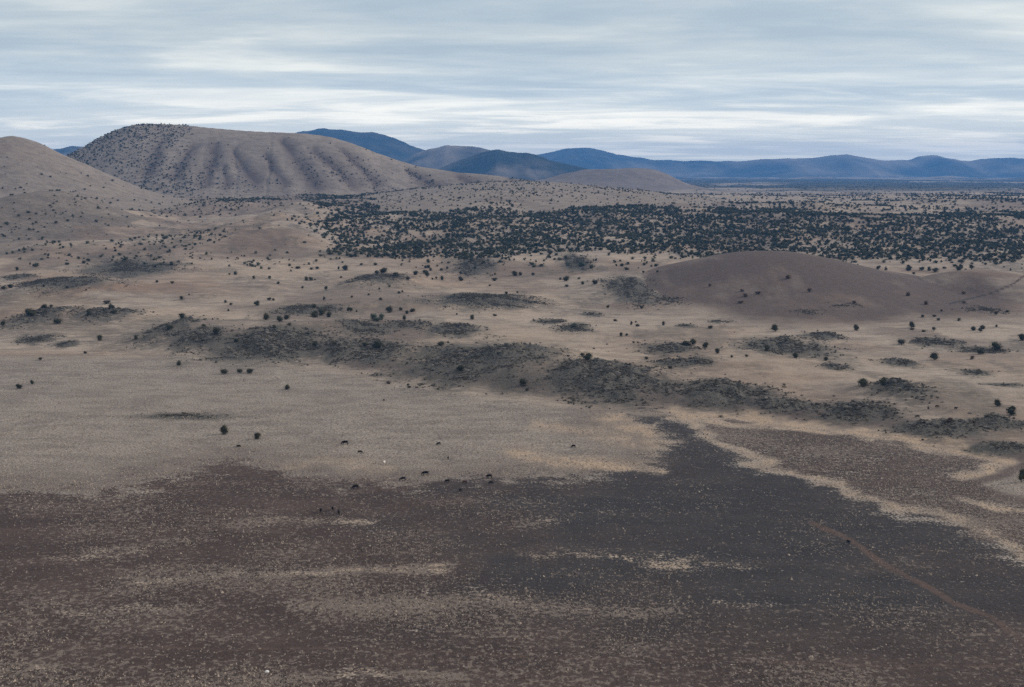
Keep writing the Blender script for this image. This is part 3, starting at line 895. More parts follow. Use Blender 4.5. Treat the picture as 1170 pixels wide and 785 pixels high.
# ------------------------------------------------------------------ junipers standing on their own: column, foot row, width, height in photo pixels
TREES = """19.5,309,4,4 41,305,6,4.5 34.5,303,2.2,3 96,301,5,3 12,329,7,4 5,331,6,4 50.5,328,3,3 77,330,4,3 179.5,323,4,3 197,324,4,3 196,303,5,4 98.5,332,2.5,2
51,352.5,7,5 58.5,351,4,3 34,361,13,8.5 4,372.5,6,5.5 66,370,9,7 101.5,361,5.5,7 119,356.5,4,4 127,354,6.5,6 131,358,6,5 114,389,7,6 155.5,388,4.5,5.5 122,347,8,3.5 194,376,8,6
207.5,342,5,4 216,337.5,2.5,2 257.5,346,4,3 264,348.5,4,3 261,355.5,3,2.5 293.5,349,6.5,5 307.5,343,4.5,3.5 312.5,343.5,3.5,3 318,324.5,4,3 308,318.5,4.5,3.5 290,319,4,4 269,314,5,4 262,314,3,2 350,320.5,5,4.5 355.5,320.5,5,4.5
360,320,2.2,2 345.5,330,4,3 372.5,332,4.5,5 370.5,343,3.5,4 398.5,355.5,4,5 340.5,307,6.5,3.5 356,308,4.5,3 362,307.5,5,3 331,304,4,3 288,304.5,5,3.5 307.5,308,4.5,2.5 332.5,310,2.5,2 390,317.5,3.5,2.5 395,309,7,6 387,308.5,3,4
304,365.5,7,7 319.5,367.5,8,7 328,365,7.5,6 331,372,5,4 313,375.5,4.5,4.5 359,351.5,6,3 359.5,362.5,9,6.5 368,360,9,7 376,362.5,7,6 247,382.5,8,8 270,391,6,5 360,394.5,7,5 383.5,393.5,4.5,3 208,364,8,6 233,373,5,3
413,303,4,3 429,303,5,3 431,313,6,4 439,311.5,10,6 452,316,8,5.5 466,319.5,5.5,3.5 475,314,7,4.5 488,317,6,6.5 486,312.5,7,4 492,309.5,4.5,3.5 505,320,5,5 498.5,319,3.5,3 494,319.5,3,2.5 504,309,4,3 511,307,3,2.5 526,321,6.5,5.5 526.5,314,4,4
587.5,315,7.5,6 594.5,314.5,4.5,4 565,321,6,4 565.5,314,2.5,2.5 559.5,327,3,2.5 578.5,337,4.5,4 591,335,3,2.5 445,328,3,2.5 455.5,335.5,4,3 459.5,334,3,2.5 433.5,331.5,3,3 421.5,337.5,3,2.5 402,340,3,2.5 434.5,343,4.5,3
445,357,7.5,7 457.5,355,4.5,4 465,358.5,4.5,4 471.5,356,7.5,4 462,365.5,5,5.5 400.5,355.5,5,4 407.5,356.5,2.5,2.5 539.5,365,6,5.5 522,359.5,2.5,2 565.5,361,4.5,2.5 427,366,8,8,g 436,365.5,7.5,7,g 432,367,10,5,g 417,395,7,5 432,399,12,10 525,424,9,7
597.5,440.5,9,10 602,446.5,4,3 504,395,9,6
609,315,5,3.5 618,304.5,6,3 647.5,321,8,6 640.5,320,3.5,3 661.5,319,3.5,2.5 665.5,325,4,4.5 679.5,324.5,8,4.5 647.5,327.5,6,2.5 649,303.5,5,5,g 663,303.5,7,5,g 716,308.5,5,3.5 704,304,3,2.5 717.5,302,4,3 736,303,5,3 744,305,3,2.5 735,312,2.5,3 751,311,3,2.5
694.5,352,3,4 733,352.5,4,3 622,347,3,2 702.5,367,5.5,3 721.5,371.5,3.5,4.5 728,373,6,3.5 726.5,368.5,3,2 758,371.5,4.5,4.5 709.5,384.5,4.5,5 716,384,4,3 724,392,3,2.5 729,392,2.2,2 656.5,374,7,5,g 671,413,11,9 665,408,6,5 738.5,411,5.5,3.5 719,418,3,3
765,421,6,4 784,395,11,6 792,394.5,8,7 811.5,375.5,5,4 805,398,7,7 819.5,404,6.5,6 836,408.5,3.5,3 853,408,5,3 885.5,378.5,8,7.5 898,391,5,4.5 876.5,401,7,6.5 909,409,6.5,6 943.5,412,5.5,4.5 978.5,378,6.5,6.5
901,318.5,6,4,b 925,333.5,6,4,b 866,336,6,3.5,b 852,339,6,4,b 848,333,4,3,b 811,327.5,4,3,b 846,346.5,6,3,b 976,346.5,5.5,3,b 986,442,11.5,8.5
1003.5,308,5,4 1012,309,4,3 1039,309.5,7,5.5 1053,309,5,4.5 1061.5,309.5,5,4.5 1068,311,7,4.5 1079,307,4,2.5 1095,309,7,4.5 1097.5,307,6,5 1110,308,6,5 1126,303,4,3 1044,314,4,3 1037.5,338,5.5,4,b 1058,348,5.5,4,b 1101,336,4,3,b 1101.5,346.5,4,2.5,b
1075.5,356,3,2.5 1054,362.5,4.5,3 1067.5,362,4,2.5 1072.5,366,4.5,3 1095.5,366.5,4.5,3 1041.5,374.5,6.5,6.5 1042,377,4,2.5 1055,379,5.5,2.5 1067,378,5,4 1112,377.5,5.5,4.5 1122.5,376,6,4.5 1120,379.5,5.5,4.5 1138.5,373.5,3,2.5 1138,360,5,4 1151,357,4,3
1029.5,393.5,8.5,7 1120,404.5,8.5,6.5 1140,401,11,9 1167.5,389,9,7 1068,411,9.5,7.5 1110.5,410.5,5,4,b 1008.5,440,8,8 1139.5,464,7.5,7 1155,474.5,11,9 1085,483,7,5.5,b 1167,551,8,14"""
# single trees of the open pale plain carry labels of their own
PLAIN = [(23, 444, 7, 5, 'dark round juniper near the left edge, nearer of two on the pale plain'), (36.8, 439, 3.5, 5, 'thin upright juniper beside a rounder one near the left edge'),
         (46, 412, 4.5, 3.5, 'small juniper alone at the top left of the pale plain'), (97.5, 404, 3.5, 3, 'tiny shrub at the upper rim of the pale plain, far left'),
         (204.5, 417.5, 6, 5.5, 'lone juniper at the rim of the pale plain below the dark slope'), (256, 427.5, 8, 7, 'largest and leftmost juniper of the row of three on the pale plain'),
         (274, 426, 6.5, 5.5, 'middle juniper of the row of three on the pale plain'), (285.5, 426.5, 8, 5.5, 'rightmost juniper of the row of three on the pale plain'),
         (328, 445, 6.5, 5, 'lone round juniper right of and nearer than the row of three'), (256.5, 496, 9, 9.5, 'tall juniper on the pale plain, the nearer left of two below the weed streak'),
         (294, 501.5, 9, 7, 'lopsided juniper on the pale plain, right of the tall near one'), (272.5, 510, 6, 2.0, 'flat low shrub between and below the two near junipers'),
         (444, 438.5, 6, 3.5, 'brown pointed bush just below the drainage line, left of two stacked shrubs'), (466.5, 440.5, 3.5, 2.5, 'upper one of two tiny shrubs stacked at the drainage'),
         (467.5, 443, 4, 2.5, 'lower one of two tiny shrubs stacked at the drainage'), (500.5, 445, 3.5, 2, 'tiny shrub right of the two stacked ones by the drainage'),
         (438.5, 457.5, 3, 2, 'tiny shrub in the middle of the pale plain, below the brown bush')]
ZONES = [(0, 75, 340, 380, 'on the rocky knob at the left edge'), (75, 140, 340, 375, 'on the dark rocky patch at left'), (0, 130, 290, 340, 'on the orange soil at far left'),
         (100, 215, 355, 395, 'around the steep dark left bump'), (130, 222, 290, 350, 'on the flat behind the steep left bump'), (215, 285, 340, 395, 'above the broad dark slope at left'),
         (240, 300, 296, 335, 'on the far flat left of the twin junipers'), (300, 365, 296, 312, 'close below the woodland left end'), (300, 365, 312, 335, 'around the far twin junipers'),
         (285, 325, 335, 352, 'behind the three dense junipers'), (298, 340, 355, 380, 'among the three dense junipers'), (340, 380, 349, 370, 'in the dense clump right of the three'),
         (340, 400, 380, 398, 'at the top of the small rocky dome'), (365, 412, 325, 360, 'on the pale flat left of the grey bushes'), (380, 440, 300, 316, 'below the left end of the woodland'),
         (440, 480, 305, 321, 'left in the line of junipers below the woodland'), (480, 515, 305, 321, 'mid way in the line below the woodland'), (515, 600, 305, 328, 'right in the line below the woodland'),
         (400, 480, 325, 345, 'around the grey scrub mound'), (400, 475, 350, 362, 'in the row behind the grey green bushes'), (420, 470, 362, 370, 'in the grey green bushy clump'),
         (410, 530, 390, 430, 'on the large central outcrop'), (515, 600, 330, 368, 'on the central flat behind the outcrop'), (590, 610, 436, 450, 'at the drainage between the two largest outcrops'),
         (600, 700, 296, 328, 'left of the brown knoll, below the woodland'), (700, 760, 296, 315, 'behind the left shoulder of the brown knoll'), (600, 700, 340, 380, 'at the cliffy outcrop and scrub mounds'),
         (700, 735, 340, 380, 'just below the cliffy outcrop'), (700, 735, 380, 395, 'in the pair and specks on the central right flat'), (735, 775, 365, 375, 'alone below the rock tongue'),
         (655, 680, 400, 416, 'in the pair above the second largest outcrop'), (710, 800, 390, 425, 'around the bushy outcrop'), (800, 860, 370, 410, 'on the flat right of the bushy outcrop'),
         (800, 985, 312, 350, 'on the slope of the bare brown knoll'), (860, 950, 374, 415, 'around the grey speckled slope'), (970, 985, 370, 380, 'alone right of the rock ledge'),
         (980, 1012, 436, 446, 'of two standing side by side at the peaked outcrop'), (990, 1130, 300, 315, 'behind the knoll shoulder, before the woodland'), (1020, 1110, 330, 350, 'on the slope of the right knoll shoulder'),
         (1040, 1100, 352, 368, 'in the scatter under the pale strip'), (1035, 1075, 370, 381, 'around the round headed tree on the right flat'), (1100, 1145, 370, 381, 'in the trio on the right flat'),
         (1130, 1160, 350, 365, 'on the scrub line at the right edge'), (1020, 1080, 388, 415, 'alone on the right flat near the twin mound'), (1100, 1170, 385, 415, 'at the low thicket by the right edge'),
         (1080, 1170, 455, 490, 'on the outcrops at the lower right edge'), (1150, 1170, 530, 560, 'at the right edge beside the dark plain')]
ORD = ['leftmost', *[q + ' from left' for q in 'second third fourth fifth sixth seventh eighth ninth tenth eleventh twelfth thirteenth fourteenth fifteenth'.split()]]
GRP = 'junipers scattered over the rolling grassland'
rows = {}
for tok in TREES.split():
    p = tok.split(',')
    a = [float(q) for q in p[:4]]
    lf = {'g': 'grey', 'b': 'brown'}.get(p[4] if len(p) > 4 else '', 'green')
    zn = next((i for i, q in enumerate(ZONES) if q[0] <= a[0] <= q[1] and q[2] <= a[1] <= q[3]), None)
    if zn is None:
        print('no zone for', tok)
        zn = -1
    rows.setdefault(zn, []).append((a, lf))
seen_spots = []
locate([(q[0][0], q[0][1]) for l_ in rows.values() for q in l_] + [(q[0], q[1]) for q in PLAIN], full_h)
for zn, lst in sorted(rows.items()):
    lst.sort(key=lambda q: q[0][0])
    for j, (a, lf) in enumerate(lst):
        size = 'large' if a[2] >= 9 else 'mid sized' if a[2] >= 6 else 'small' if a[2] >= 4 else 'tiny'
        shape = 'upright' if a[3] > a[2] * 1.08 else 'low spreading' if a[3] < a[2] * .62 else 'round'
        tone = {'green': 'dark', 'grey': 'grey green', 'brown': 'dry brown'}[lf]
        ph = ZONES[zn][4]
        od = ORD[j] if len(lst) > 1 else ''
        if len(lst) > 1 and j == len(lst) - 1:
            od = 'rightmost'
        kd = 'juniper' if lf != 'brown' else 'bush'
        if len(lst) == 1:
            lab = f'{size} {shape} {tone} {kd} {ph}'
        elif ph.startswith(('among', 'of two', 'in the')):
            lab = f'{size} {shape} {tone} {kd}, {od} {ph}'
        else:
            lab = f'{size} {shape} {tone} {kd}, {od} {ph}'
        if len(lab.replace('-', ' ').split()) > 16:
            lab = f'{size} {shape} {kd}, {od} {ph}'
        tree_at(*a, lab, GRP, lf)
        seen_spots.append((a[0], a[1]))
for u, vb, wp, hp, lab in PLAIN:
    tree_at(u, vb, wp, hp, lab, 'junipers on the open pale plain', 'brown' if 'brown' in lab else 'green')
N_SINGLE = sum(len(l_) for l_ in rows.values()) + len(PLAIN)
# a dead stub in the pale plain
x, y = unproject(278.5, 436)
z = float(full_h(np.array([x]), np.array([y]))[0])
v, f = join([tube([(0, 0, -.1), (.02, 0, .5), (.06, .02, 1.2), (.02, .03, 1.9)], [.17, .13, .10, .05]), tube([(.04, .01, .9), (.3, .05, 1.3), (.42, .1, 1.65)], [.07, .05, .02]), tube([(.05, .01, 1.2), (-.22, 0, 1.6)], [.06, .02])])
o = obj('dead_tree_stub', np_mesh('dead_tree_stub', v, f), M_BARK, label='thin bare dead stub standing below the row of three junipers', cat='dead tree')
o.location = (x, y, z)

# ------------------------------------------------------------------ the many far junipers, one mass
def blobs(items, protos, name, mats, label, cat, matof=None, kind='stuff'):
    vs, fs, tn, n = [], [], [], 0
    for (x, y, z, w, h, k) in items:
        v, f = protos[k % len(protos)]
        a = rng.uniform(0, 6.28)
        c, s = math.cos(a), math.sin(a)
        e = rng.uniform(.72, 1.3)
        q = np.stack([(v[:, 0] * c - v[:, 1] * s) * w * e + x, (v[:, 0] * s + v[:, 1] * c) * w / e + y, v[:, 2] * h + z], 1)
        tn.append(np.full(len(v), rng.uniform() ** 1.6))
        vs.append(q)
        fs.append(f + n)
        n += len(v)
    me = np_mesh(name, np.concatenate(vs), np.concatenate(fs), False, {'tone': np.concatenate(tn)})
    return obj(name, me, mats, label=label, cat=cat, kind=kind)


SMALL = [crown_arrays(900 + s, 58, .085, 2 + s % 5, upright=(s % 5 == 2)) for s in range(16)]


def belt_density(u, v, x, y):
    top = np.interp(u, [360, 420, 560, 700, 800, 900, 1000, 1060, 1110, 1170, 1500], [241, 233, 233, 233, 236, 239, 245, 243, 241, 243, 240])
    bot = np.interp(u, [360, 400, 440, 560, 600, 700, 800, 900, 1000, 1100, 1170, 1500], [285, 294, 298, 296, 289, 291, 294, 294, 297, 299, 304, 306])
    u = u + 70 * (fbm(x / 60, y / 80, 455, 3) - .5)
    v = v + 9 * (fbm(x / 45, y / 60, 456, 3) - .5)
    inside = sstep(v, top - 1, top + 4) * (1 - sstep(v, bot - 4, bot + 1)) * sstep(u, 355, 430)
    d = .75 + 0 * u
    for (cu, cv, ru, rv, amp) in [(470, 242, 110, 7, .55), (490, 282, 80, 14, .9), (470, 259, 55, 4, -.55), (700, 270, 110, 20, .5), (640, 240, 60, 8, .25), (770, 243, 70, 6, -.2), (900, 252, 75, 10, -.42), (940, 284, 120, 12, .6),
                                  (1140, 280, 90, 30, .9), (1040, 252, 60, 6, .3), (570, 255, 40, 8, .3), (600, 285, 30, 6, -.2), (830, 255, 50, 8, -.2)]:
        d = d + amp * np.exp(-((u - cu) / ru) ** 2 - ((v - cv) / rv) ** 2)
    d = d * (.10 + 1.5 * sstep(fbm(x / 55, y / 75, 451, 4), .30, .62))
    return inside * np.clip(d, .02, 1.3)


def scatter_density(u, v, x, y, z, ids):
    d = belt_density(u, v, x, y)
    cl = sstep(fbm(x / 120, y / 160, 461, 3), .45, .68)
    # rolling ground at far left, ground between woodland and hills
    left = sstep(v, 222, 232) * (1 - sstep(v, 296, 306)) * (1 - sstep(u, 340, 400)) * (ids == 0)
    d = np.maximum(d, left * (.008 + .12 * cl))
    foot = sstep(v, 217, 224) * (1 - sstep(v, 238, 246)) * sstep(u, 170, 260)
    d = np.maximum(d, foot * (.05 + .22 * cl) * (1 - .6 * sstep(u, 600, 760)))
    edge = sstep(v, 285, 292) * (1 - sstep(v, 300, 310)) * sstep(u, 210, 300)
    d = np.maximum(d, edge * (.035 + .06 * cl))
    mesa = ids == 3
    crest = v - np.interp(u, [70, 95, 118, 140, 160, 200, 240], [180, 168, 155, 146, 142, 142.5, 146])
    lf = (1 - sstep(u, 185, 225)) * (.25 * (1 - sstep(v, 185, 215)) + 1.5 * np.exp(-(np.maximum(crest, 0) / 13) ** 2))
    row = np.exp(-((v - 212) / 9) ** 2) * np.exp(-((u - 230) / 120) ** 2)
    rid = gully_amt(x, y)[1]
    d = np.where(mesa, .006 + 1.0 * lf + .5 * row * (.2 + cl) + .34 * rid * cl * sstep(v, 165, 190) + .05 * cl * sstep(v, 185, 215), d)
    d = np.where(ids == 1, .006 + .02 * cl * sstep(v, 190, 215), d)
    d = np.where(ids == 2, .03 + .08 * cl, d)
    d = np.where(ids == 4, .02 + .05 * cl, d)
    d = np.where(ids == 5, .05 * cl, d)
    return d * (y > 700) * (y < 5200)


def far_junipers():
    # candidates spread evenly over the ground seen from 900 to 5200 m
    n = 200000
    yy = np.sqrt(rng.uniform(950.0 ** 2, 3300.0 ** 2, n))
    xx = rng.uniform(-.56, .56, n) * yy
    z, ids = full_h(xx, yy, True)
    u, v = proj(xx, yy, z)
    d = scatter_density(u, v, xx, yy, z, ids)
    area = .56 * (3300.0 ** 2 - 950.0 ** 2) / n
    keep = (rng.uniform(0, 1, n) < d * area / 11.0) & (u > -160) & (u < 1330)
    keep &= ~((ids == 6) | (ids == 7))
    return xx[keep], yy[keep], z[keep], u[keep], v[keep], ids[keep]


fx, fy, fz, fu, fv, fi = far_junipers()
print('far junipers', len(fx))
items = []
for k in range(len(fx)):
    s = (1.7 + 3.7 * rng.uniform() ** 1.5) * (1.0 if fi[k] == 0 and fu[k] > 360 else .8)
    items.append((fx[k], fy[k], fz[k] - .2, s * rng.uniform(1.0, 1.35), s * rng.uniform(.75, 1.05), k))
# the nearest trees of the belt stand as objects of their own
order = sorted((k for k in range(len(items)) if fv[k] > 281 and 395 < fu[k] < 1165), key=lambda k: -items[k][3] / items[k][1])[:300 - N_SINGLE]
for k in order:
    px_, py_, pz_, w_, h_, _ = items[k]
    o = obj('juniper_tree', meshes_for(random.choice(WHOLE), [M_LEAF, M_BARK], 'green'), None, None, 'dark green juniper at the near edge of the dense woodland belt', 'tree', 'junipers along the near edge of the woodland belt')
    o.location, o.scale, o.rotation_euler = (px_, py_, pz_), (w_, w_, h_), (0, 0, random.uniform(0, 6.28))
gone = set(order)
items = [it for k, it in enumerate(items) if k not in gone]
blobs(items, SMALL, 'juniper_woodland', [M_WOOD], 'dark belt of dense juniper woodland and its outliers towards the hills', 'woodland')

# sparse woodland on the far plain and at the mountains' foot
n = 9000
yy = np.sqrt(rng.uniform(3300.0 ** 2, 9000.0 ** 2, n))
xx = rng.uniform(-.1, .56, n) * yy
z, ids = full_h(xx, yy, True)
q = fbm(xx / 700, yy / 900, 421, 5)
fp = sstep(yy + 2600 * (q - .5) + 500 * sstep(xx, 0, 1500), 3000, 5200)
keep = (rng.uniform(0, 1, n) < .025 + .9 * fp * (1 - .8 * sstep(q, .58, .7))) & (ids == 0)
TINY = [crown_arrays(950 + s, 14, .13, 2) for s in range(5)]
blobs([(a, b, c - .3, 6.5 * rng.uniform(.6, 1.5), 5.0 * rng.uniform(.6, 1.2), k) for k, (a, b, c) in enumerate(zip(xx[keep], yy[keep], z[keep]))], TINY, 'distant_woodland', [M_WOOD],
      'thin line of distant woodland at the foot of the blue mountains', 'woodland')


# ------------------------------------------------------------------ rock and scrub of each outcrop
ROCKS = []
for s in range(6):
    r = np.random.default_rng(1000 + s)
    v, f = ICO1
    w = v * (1 + r.uniform(-.3, .25, (len(v), 1)))
    w = np.round(w * 2.2 + r.uniform(-.3, .3, w.shape)) / 2.2 * .35 + w * .65
    ROCKS.append((w * np.array([.5, .5, .5]), f))
BUSH = [crown_arrays(1100 + s, 22, .13, 3) for s in range(6)]


def outcrop(k):
    cx, vb, w, hp, hz, lab = OUT[k]
    mx, my, a, b, _ = MOUNDS[k]
    area = math.pi * a * b
    n = int(min(max(area * .85, 36), 4200))
    r = np.random.default_rng(2000 + k)
    th, q = r.uniform(0, 2 * math.pi, n * 3), np.abs(r.normal(0, .72, n * 3)) ** .8
    x, y = mx + a * q * np.cos(th), my - .1 * b + b * q * np.sin(th)
    x = x + .8 * a * (fbm(x / (a * .5 + 2), y / (b * .5 + 2), 520 + k, 3) - .5)
    y = y + .8 * b * (fbm(x / (a * .5 + 2), y / (b * .5 + 2), 570 + k, 3) - .5)
    keep = (fbm(x / (a * .22 + 3), y / (b * .3 + 3), 471 + k, 3) + .14 * (1 - q) + .22 * r.uniform(-1, 1, n * 3)) > .525
    x, y, q = x[keep][:n], y[keep][:n], q[keep][:n]
    z = full_h(x, y)
    parts, mi, off = [], [], 0
    vs, fs = [], []
    low = hz < 1.3 or 'scrub' in lab
    for j in range(len(x)):
        bush = r.uniform() < (.88 if low else .58)
        v, f = (BUSH if bush else ROCKS)[r.integers(6)]
        s = r.uniform(.45, 1.25) * (1.5 if r.uniform() < .06 else 1) if bush else r.uniform(.4, 1.4) * (1.7 if r.uniform() < .07 else .85)
        s *= min(1.15, .6 + b / 25) * (1 if not low else .8)
        if not bush and not low and r.uniform() < .06 and q[j] < .9:
            s = r.uniform(2.2, 3.8)
        ang = r.uniform(0, 6.28)
        c, sn = math.cos(ang), math.sin(ang)
        hgt = s * (r.uniform(.55, .9) if bush else r.uniform(.45, .85))
        p = np.stack([(v[:, 0] * c - v[:, 1] * sn) * s * 1.25 + x[j], (v[:, 0] * sn + v[:, 1] * c) * s + y[j], v[:, 2] * hgt + z[j] - (.08 if bush else .05)], 1)
        vs.append(p)
        fs.append(f + off)
        off += len(p)
        mi.append(np.full(len(f), 1 if bush else 0))
    nm = 'scrub_patch' if low else 'rock_outcrop'
    me = np_mesh(nm, np.concatenate(vs), np.concatenate(fs), False, matidx=np.concatenate(mi))
    obj(nm, me, [M_ROCK, M_SCRUB], label=lab, cat='scrub patch' if low else 'rock outcrop', group='dark outcrops and scrub mounds on the rolling grassland')


for k in range(NOUT):
    outcrop(k)


# ------------------------------------------------------------------ bunch grass of the near plain
def tufts():
    n = 210000
    r = np.random.default_rng(77)
    y = 1.0 / r.uniform(1 / 720.0, 1 / 205.0, n)              # even in the view rather than on the ground
    x = r.uniform(-.50, .50, n) * y
    z, ids = full_h(x, y, True)
    u, v = proj(x, y, z)
    zz, _, _ = zone_v(x, y)
    n1, n2 = fbm(x / 14, y / 14, 301, 4) - .5, fbm(x / 22, y / 22, 302, 4) - .5
    D1 = DARK_OUTLINE
    s1 = poly_sd(u + 46 * n1, v + 20 * n2, D1)
    patch = fbm(x / 30, y / 22, 321, 4)
    p = np.where(s1 > 0, .07 + .5 * sstep(patch + .25 * (fbm(x / 6, y / 5, 322, 3) - .5), .44, .64), .75)
    p = p * np.where(s1 > 0, 1 - .45 * sstep(u, 420, 760), 1)
    m = (r.uniform(0, 1, n) < p) & (zz < 0) & (u > -60) & (u < 1230)
    x, y, z, s1 = x[m], y[m], z[m], s1[m]
    k = len(x)
    print('tufts', k)
    rad = r.uniform(.13, .30, k) * (1 + .6 * (r.uniform(0, 1, k) < .05))
    hh = rad * r.uniform(.7, 1.5, k)
    a0 = r.uniform(0, 6.28, k)
    V = np.zeros((k, 6, 3))
    for q in range(5):
        a = a0 + q * 2 * math.pi / 5
        rr = rad * r.uniform(.6, 1.25, k)
        V[:, q, 0], V[:, q, 1], V[:, q, 2] = x + rr * np.cos(a), y + rr * np.sin(a), z - .03
    V[:, 5, 0], V[:, 5, 1], V[:, 5, 2] = x + rad * r.uniform(-.4, .4, k), y + rad * r.uniform(-.4, .4, k), z + hh
    base = (np.arange(k) * 6)[:, None, None]
    Fc = (np.array([[q, (q + 1) % 5, 5] for q in range(5)])[None] + base).reshape(-1, 3)
    tone = np.repeat(np.where(s1 > 0, r.uniform(0, 1, k) ** 1.7 * .95, .35 + .65 * r.uniform(0, 1, k)), 6)
    me = np_mesh('bunch_grass', V.reshape(-1, 3), Fc, False, {'tone': tone})
    g = NT('bunch_grass')
    c = g.mix(g.ramp(g.attr('tone'), 0, .55), (.085, .070, .063), (.27, .222, .185))
    c = g.mix(g.ramp(g.attr('tone'), .6, 1), c, (.46, .375, .30))
    g.link(c, g.b.inputs['Base Color'])
    obj('bunch_grass', me, g.m, label='pale dry bunch grass dotted over the near plain', cat='grass', kind='stuff')


tufts()

# ------------------------------------------------------------------ cattle
def cow_mesh(pose):
    bm = bmesh.new()
    P, E, RD = [], [], []

    def add(p, r, parent=None):
        P.append(p)
        r = r if isinstance(r, tuple) else (r, r)
        RD.append((r[0] * 1.22, r[1] * 1.22))
        if parent is not None:
            E.append((parent, len(P) - 1))
        return len(P) - 1
    hip = add((-.72, 0, 1.08), (.27, .31))
    mid = add((-.12, 0, 1.0), (.33, .37), hip)
    sho = add((.50, 0, 1.05), (.26, .34), mid)
    if pose == 'graze':
        nk = add((.88, 0, .86), (.15, .20), sho)
        hb = add((1.08, .02, .50), (.12, .14), nk)
        ms = add((1.20, .03, .14), (.075, .085), hb)
        ear = (1.02, .50)
    else:
        nk = add((.90, .03, 1.22), (.15, .21), sho)
        hb = add((1.18, .08, 1.36), (.12, .14), nk)
        ms = add((1.50, .16, 1.14), (.075, .085), hb)
        ear = (1.14, 1.42)
    for s in (-1, 1):
        e = add((ear[0], s * .24 + .03, ear[1]), (.035, .05), hb)
        st = .08 * s
        a = add((.50, s * .19, .72), .125, sho)
        a = add((.52 + st, s * .19, .42), .072, a)
        a = add((.50 + st, s * .19, .12), .05, a)
        add((.55 + st, s * .19, .03), .058, a)
        a = add((-.66, s * .2, .76), (.15, .19), hip)
        a = add((-.90 - st, s * .19, .50), .08, a)
        a = add((-.84 - st, s * .19, .12), .05, a)
        add((-.78 - st, s * .19, .03), .058, a)
    t = add((-1.02, 0, 1.20), .05, hip)
    t = add((-1.13, 0, .85), .028, t)
    add((-1.14, .02, .45), .045, t)
    me = bpy.data.meshes.new('cow_body')
    me.from_pydata(P, E, [])
    o = bpy.data.objects.new('cow_build', me)
    COL.objects.link(o)
    o.modifiers.new('skin', 'SKIN')
    for i, sv in enumerate(me.skin_vertices[0].data):
        sv.radius = RD[i]
        sv.use_root = (i == 0)
    sb = o.modifiers.new('smooth', 'SUBSURF')
    sb.levels = sb.render_levels = 2
    dg = bpy.context.evaluated_depsgraph_get()
    out = bpy.data.meshes.new_from_object(o.evaluated_get(dg))
    out.name = 'cow_body'
    bpy.data.objects.remove(o)
    for p in out.polygons:
        p.use_smooth = True
    return out


COWS = {'graze': cow_mesh('graze'), 'stand': cow_mesh('stand')}
# column, foot row, length in px (0 = true size), heading (0 = facing right, 180 = facing left, 270 = towards the camera), pose, coat, label
HERD = [
    (394, 508, 7, 185, 'graze', 'black', 'black cow grazing on pale grass, leftmost and farthest back of the herd'),
    (411.5, 518, 5, 10, 'graze', 'black', 'small black cow grazing just below the farthest left cow'),
    (439, 530.5, 6, 262, 'stand', 'white', 'white cow seen end on, the only white animal of the herd'),
    (486, 543, 7.3, 180, 'graze', 'black', 'black cow side on at the edge of the pale grass, right of the white cow'),
    (460, 549, 6.3, 195, 'graze', 'black', 'black grazing cow below the white cow where dark soil begins'),
    (406, 558.5, 7, 205, 'graze', 'black', 'black cow grazing on dark soil left of the white cow'),
    (366.5, 585, 6, 268, 'stand', 'black', 'black cow facing the camera, left one of three close together'),
    (380, 583, 6, 275, 'stand', 'black', 'black cow facing the camera, middle one of three close together'),
    (387, 587, 6, 284, 'graze', 'black', 'black cow facing the camera, right and nearest one of three'),
    (501, 508.5, 5, 215, 'graze', 'black', 'small black cow alone on pale grass, upper middle of the herd'),
    (512, 525, 5, 272, 'stand', 'black', 'thin looking black cow end on, alone between pale and dark ground'),
    (655, 511.5, 5, 200, 'graze', 'black', 'black cow far to the right of the herd near the tan grass'),
    (559, 546, 6.5, 165, 'graze', 'black', 'large black cow standing just above a smaller one at the herd right side'),
    (561, 553, 5, 10, 'graze', 'black', 'small black cow directly below a larger one at the herd right side'),
    (511, 551, 5, 200, 'graze', 'black', 'small black cow left of the brown calf'),
    (531, 552.5, 5, 0, 'graze', 'red', 'reddish brown calf blending into the dark soil'),
    (526, 561.5, 5, 245, 'stand', 'black', 'black cow below the brown calf, lowest on the herd right side'),
    (969, 621, 5.5, 285, 'stand', 'black', 'lone black cow standing on the reddish dirt track'),
    (1048, 477.5, 4.5, 170, 'graze', 'black', 'dark cow nearest the drainage among four on the right slope'),
    (1060.5, 467.5, 4, 240, 'graze', 'black', 'dark cow beside the reddish one between outcrops at right'),
    (1070.5, 465.5, 4, 190, 'graze', 'red', 'reddish cow between two outcrops at right'),
    (1092, 468, 4, 290, 'stand', 'black', 'dark cow end on, rightmost of four between the right outcrops'),
]
VARC = {}
locate([(q[0], q[1]) for q in HERD], full_h)
for (u, vb, ln, head, pose, coat, lab) in HERD:
    key = (pose, coat)
    if key not in VARC:
        m = COWS[pose].copy()
        m.materials.clear()
        m.materials.append({'black': M_COW, 'red': M_COWRED, 'white': M_COWWHITE}[coat])
        VARC[key] = m
    x, y = unproject(u, vb)
    z = float(full_h(np.array([x]), np.array([y]))[0])
    mpp = math.sqrt(x * x + y * y + CAM_H ** 2) / F
    s = min(max(ln * mpp / 2.3, .62), 1.4) * 1.16
    o = obj('cow', VARC[key], None, None, lab, 'cow', 'cattle grazing on the plain')
    o.location = (x, y, z)
    o.scale = (s, s, s)
    o.rotation_euler = (0, 0, R(head))

